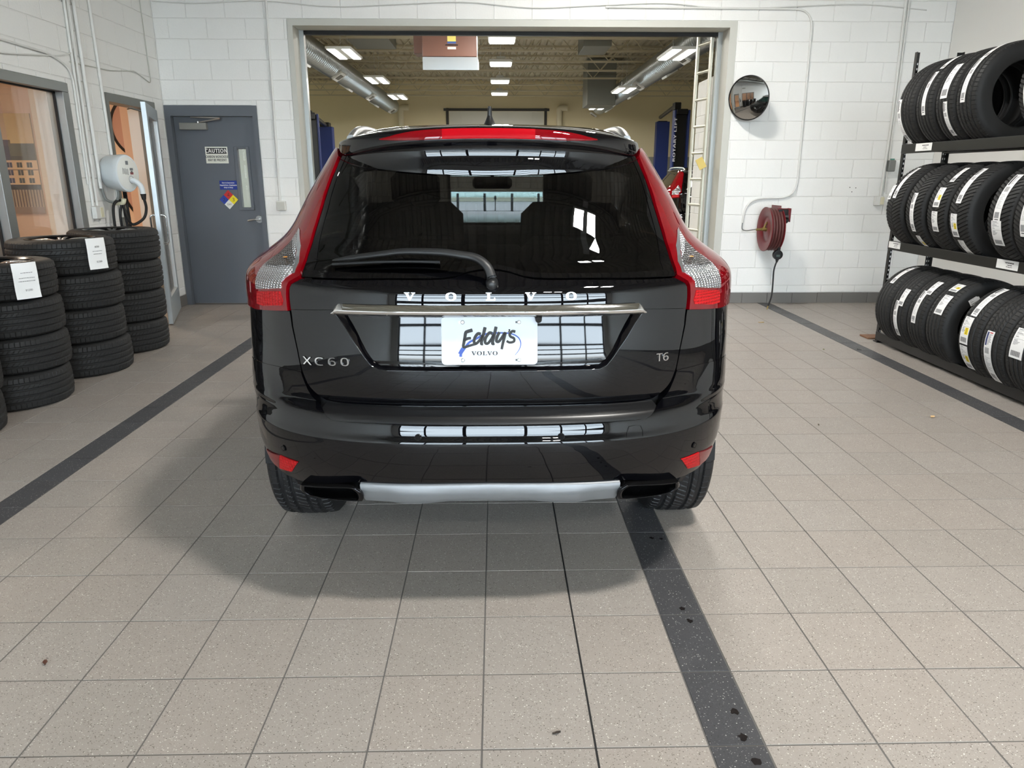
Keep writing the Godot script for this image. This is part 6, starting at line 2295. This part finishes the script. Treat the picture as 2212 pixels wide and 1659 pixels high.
func build_workshop() -> void:
	# spiral ducts with grilles
	var gl := []
	for k in 7:
		gl.append([1.5 + k * 2.3, 0.55 if k % 2 == 0 else -0.55])
	var gr := []
	for k in 7:
		gr.append([2.2 + k * 2.3, -0.55 if k % 2 == 0 else 0.55])
	spiral_duct(Vector3(-3.8, 3.95, -12.4), Vector3(-3.8, 3.95, -28.6), 0.26, "silver spiral duct along the workshop wall side with the single blue lift", gl)
	spiral_duct(Vector3(3.85, 3.95, -13.4), Vector3(3.85, 3.95, -28.6), 0.26, "silver spiral duct above the lifts on the ladder side of the workshop", gr)
	for q in [[Vector3(3.2, 4.2, -24.05), Vector3(0.86, 1.3, 1.2), "grey sheet-metal duct dropping to the spiral duct above the lifts"], [Vector3(-2.7, 4.56, -17.53), Vector3(0.9, 0.6, 1.3), "grey sheet-metal duct near the brown heater"], [Vector3(2.2, 4.5, -17.53), Vector3(0.6, 0.7, 1.2), "short dark sheet-metal duct between joists in the workshop"]]:
		var b := MB.new()
		b.box(Vector3.ZERO, q[1], 0.01)
		b.box(Vector3(0, 0.2, 0), q[1] * Vector3(1.03, 0.02, 1.03), 0.004)
		var o := obj("sheet_duct", b, mat("sheet_grey", rgb(120, 120, 112), 0.5, 0.3))
		o.position = q[0]
		tag(o, q[2], "duct")
	# brown hanging heater
	var h := thing("unit_heater", "brown hanging unit heater with a polished hood over the opening", "heater", Vector3(-0.80, 3.30, -14.0))
	var brown := mat("heater_brown", rgb(112, 76, 62), 0.45)
	var b := MB.new()
	b.box(Vector3(0, 0.44, -0.35), Vector3(0.96, 0.47, 0.7), 0.012)
	b.box(Vector3(-0.56, 0.48, -0.5), Vector3(0.2, 0.36, 0.4), 0.01)
	obj("casing", b, brown, h)
	b = MB.new()
	b.x = Transform3D(Basis(Vector3.UP, -PI / 2), Vector3(-0.48, 0, 0))
	b.prism(PackedVector2Array([Vector2(0, 0.2), Vector2(-0.7, 0.2), Vector2(-0.7, 0.08), Vector2(-0.02, -0.01)]), -0.98)
	obj("hood", b, M.steel, h)
	for q in [[0.04, 0.50, 0.15, 0.10, rgb(224, 206, 110)], [0.04, 0.435, 0.15, 0.035, rgb(60, 90, 150)], [0.04, 0.345, 0.15, 0.04, rgb(226, 214, 206)]]:
		b = MB.new()
		b.box(Vector3(q[0], q[1], 0.002), Vector3(q[2], q[3], 0.003))
		obj("sticker", b, mat("sticker_%.2f" % q[1], q[4], 0.5), h)
	b = MB.new()
	b.box(Vector3(0.04, 0.395, 0.006), Vector3(0.22, 0.014, 0.012), 0.003)
	obj("pull", b, M.black_plastic, h)
	for x in [-0.45, 0.45]:
		b = MB.new()
		b.tube(PackedVector3Array([Vector3(x, 0.67, -0.35), Vector3(x, 1.2, -0.35)]), 0.008, 6)
		obj("hanger_rod", b, M.steel, h)
	# two-post lifts
	var l1 := thing("car_lift", "dark blue two-post lift lettered ROTARY LIFT beyond the ladder", "car lift", Vector3(0, 0, 0))
	lift_column(l1, Vector3(5.55, 0, -23.0), 3.37, 0.0, true)
	lift_column(l1, Vector3(6.04, 0, -27.8), 3.37, PI, false)
	b = MB.new()
	b.box(Vector3(5.4, 3.48, -23.0), Vector3(0.2, 0.2, 0.3), 0.02)
	b.tube(PackedVector3Array([Vector3(5.4, 3.52, -23.0), Vector3(5.95, 3.52, -27.8)]), 0.06, 8)
	obj("overhead_beam", b, M.black_metal, l1)
	var l2 := thing("car_lift", "dark blue two-post lift partly hidden by the ladder", "car lift", Vector3(0, 0, 0))
	lift_column(l2, Vector3(5.72, 0, -20.6), 3.37, 0.0, false)
	lift_column(l2, Vector3(8.9, 0, -20.6), 3.37, PI, false)
	b = MB.new()
	b.tube(PackedVector3Array([Vector3(5.7, 3.5, -20.6), Vector3(8.9, 3.5, -20.6)]), 0.06, 8)
	b.box(Vector3(5.8, 3.48, -20.6), Vector3(0.3, 0.2, 0.3), 0.02)
	obj("overhead_beam", b, M.black_metal, l2)
	var l3 := thing("car_lift", "bright blue two-post lift seen beside the left jamb of the opening", "car lift", Vector3(0, 0, 0))
	lift_column(l3, Vector3(-4.62, 0, -19.3), 2.95, 0.2, false)
	lift_column(l3, Vector3(-5.3, 0, -24.2), 2.95, PI, false)
	b = MB.new()
	b.tube(PackedVector3Array([Vector3(-4.6, 3.0, -19.3), Vector3(-5.3, 3.0, -24.2)]), 0.06, 8)
	b.box(Vector3(-5.3, 3.0, -24.2), Vector3(0.3, 0.16, 0.3), 0.02)
	obj("overhead_beam", b, M.black_metal, l3)
	l3.set_meta("label", "bright blue two-post lift seen past the block jamb near the steel door")
	# engine stand under a cover by the jamb
	var cart := thing("tool_cart", "small grey and yellow machine below the blue lift", "machine", Vector3(-3.15, 0, -14.0))
	b = MB.new()
	b.box(Vector3(0, 0.75, 0), Vector3(0.5, 0.5, 0.5), 0.05)
	b.box(Vector3(0, 0.26, 0), Vector3(0.6, 0.52, 0.6), 0.04)
	obj("cabinet", b, mat("sheet_grey", rgb(120, 120, 112), 0.5, 0.3), cart)
	b = MB.new()
	b.box(Vector3(0.08, 1.02, 0.1), Vector3(0.22, 0.08, 0.2), 0.03)
	obj("yellow_cap", b, mat("cap_yellow", rgb(206, 168, 40), 0.5), cart)
	# ladder standing inside the opening
	var ld := thing("ladder", "pale metal extension ladder standing just inside the wide opening", "ladder", Vector3(0, 0, 0))
	var rail := mat("ladder_alu", rgb(200, 198, 184), 0.4, 0.4)
	var p0 := Vector3(2.425, 0, -9.42); var p1 := Vector3(2.50, 0, -9.10)
	for p in [p0, p1]:
		b = MB.new()
		b.box(p + Vector3(0, 2.0, 0), Vector3(0.03, 4.0, 0.07), 0.006)
		obj("rail", b, rail, ld)
	for k in 13:
		b = MB.new()
		b.cyl(p0 + Vector3(0, 0.22 + k * 0.305, 0), p1 + Vector3(0, 0.22 + k * 0.305, 0), 0.017, 0.017, 8)
		obj("rung", b, rail, ld)
	# short return wall behind the jamb, with a clear panel in front
	var rw := struct_node("wall_return", "short white block wall behind the right jamb of the opening", "wall")
	b = MB.new()
	slab(b, Vector3(2.60, 0, -9.95), Vector3(2.72, 2.62, -9.0))
	obj("wall_core", b, M.mortar, rw)
	for j in 13:
		for k in 3:
			var x0 := -9.95 + (k - 0.5 * (j % 2)) * 0.4134
			var za := maxf(x0, -9.95); var zb := minf(x0 + 0.4134, -9.0)
			if zb - za < 0.03:
				continue
			var o := put("block", block_mesh(zb - za - 0.008, 0.192), M.wall_paint, rw)
			o.transform = Transform3D(Basis(Vector3(0, 0, 1), Vector3.UP, Vector3(-1, 0, 0)), Vector3(2.594, 0.105 + j * 0.2, (za + zb) / 2))
	var sw := struct_node("wall_store", "pale store wall seen through the steel door window", "wall")
	b = MB.new()
	slab(b, Vector3(-5.2, 0, -11.6), Vector3(-3.3, 3.0, -11.5))
	obj("wall_face", b, mat("store_pale", rgb(196, 226, 234), 0.6), sw)
	# caution tag hanging from the ladder
	b = MB.new()
	b.x = Transform3D(Basis(Vector3.BACK, 0.5), Vector3(2.44, 1.62, -9.0))
	b.box(Vector3.ZERO, Vector3(0.09, 0.13, 0.01), 0.003)
	tag(obj("ladder_tag", b, mat("tag_yellow", rgb(214, 190, 110), 0.6)), "yellowish tag hanging on the ladder rail", "tag")
	# second SUV, deeper in the workshop
	var car2 := get_node("suv").duplicate() as Node3D
	car2.name = numbered("suv")
	add_child(car2)
	car2.position = Vector3(4.46, 0, -15.3)
	car2.rotation.y = -0.05
	tag(car2, "dark SUV parked in the workshop behind the ladder", "car")
	for n in car2.get_children():
		if String(n.name).begins_with("number_plate") or String(n.name).begins_with("badge") or String(n.name).begins_with("letter"):
			car2.remove_child(n)
			n.free()
	# pipes on the far wall
	for q in [[-3.55, "beside the raised far door towards the blue lift"], [2.42, "beside the raised far door towards the dark lifts"]]:
		b = MB.new()
		b.tube(rounded([Vector3(q[0], 0.0, FAR + 0.15), Vector3(q[0], 3.95, FAR + 0.15), Vector3(q[0] + 0.3, 3.95, FAR + 0.15)], 0.1), 0.11, 12)
		tag(obj("pipe", b, mat("pipe_cream", rgb(206, 196, 168), 0.6)), "thick cream pipe on the far wall " + q[1], "pipe")

func blob(b: MB, c: Vector3, r: float, sd: int, h := 0.0012) -> void:
	var rg := RandomNumberGenerator.new(); rg.seed = sd
	var p := PackedVector2Array()
	for k in 11:
		var a := TAU * k / 11
		p.append(Vector2(cos(a), sin(a)) * r * rg.randf_range(0.55, 1.15))
	b.x = Transform3D(Basis(Vector3.RIGHT, -PI / 2), c)
	b.prism(p, h)

func build_small() -> void:
	# wet grit spots on the middle stripe
	var f := get_node("floor")
	var spots := [[0.653, -2.776, 0.011], [0.69, -2.767, 0.009], [0.654, -2.251, 0.013], [0.66, -2.175, 0.013], [0.673, -1.735, 0.014], [0.668, -1.636, 0.016], [0.675, -1.549, 0.014]]
	for k in spots.size():
		var b := MB.new()
		blob(b, Vector3(spots[k][0], 0.0006, spots[k][1]), spots[k][2], 80 + k, 0.0006)
		obj("stain", b, mat("wet_spot", rgb(34, 30, 30), 0.2), f)
	# leaves and crumbs blown in
	var bits := [[2.771, -7.462, 0.03, rgb(206, 170, 84), "curled yellow leaf on the tiles near the hose reel"], [2.885, -6.21, 0.02, rgb(120, 124, 92), "small green leaf scrap on the tiles between car and rack"], [3.2, -6.206, 0.018, rgb(60, 62, 60), "dark scrap lying on the dark stripe by the rack"], [2.77, -4.346, 0.028, rgb(214, 180, 132), "tan leaf on the tiles before the tyre rack"], [-1.421, -1.993, 0.016, rgb(92, 58, 46), "brown leaf crumb on the tiles before the tyre stacks"], [0.159, -1.659, 0.012, rgb(58, 50, 44), "dark crumb on the tile beside the black joint"], [1.976, -4.2, 0.010, rgb(96, 86, 70), "tiny brown crumb on the open tiles"]]
	for k in bits.size():
		var q: Array = bits[k]
		var b := MB.new()
		var rows := []
		for i in 6:
			var t := i / 5.0
			var wd: float = q[2] * 0.45 * sin(PI * clampf(t, 0.08, 0.95))
			rows.append(PackedVector3Array([Vector3((t - 0.5) * q[2] * 2, 0.004 + 0.006 * absf(t - 0.4), -wd), Vector3((t - 0.5) * q[2] * 2, 0.002, 0), Vector3((t - 0.5) * q[2] * 2, 0.005 + 0.004 * t, wd)]))
		b.grid(rows)
		var o := obj("dry_leaf", b, mat("leaf_%d" % k, q[3], 0.8))
		o.position = Vector3(q[0], 0.0, q[1])
		o.rotation.y = k * 1.3
		tag(o, q[4], "leaf")
	# brown board under the rack
	var bd := MB.new()
	bd.box(Vector3(0, 0.008, 0), Vector3(0.5, 0.014, 0.16), 0.003)
	var bo := obj("board", bd, mat("board_brown", rgb(120, 84, 58), 0.6))
	bo.position = Vector3(3.74, 0.0, -6.72)
	tag(bo, "flat brown board lying on the floor under the rack", "board")
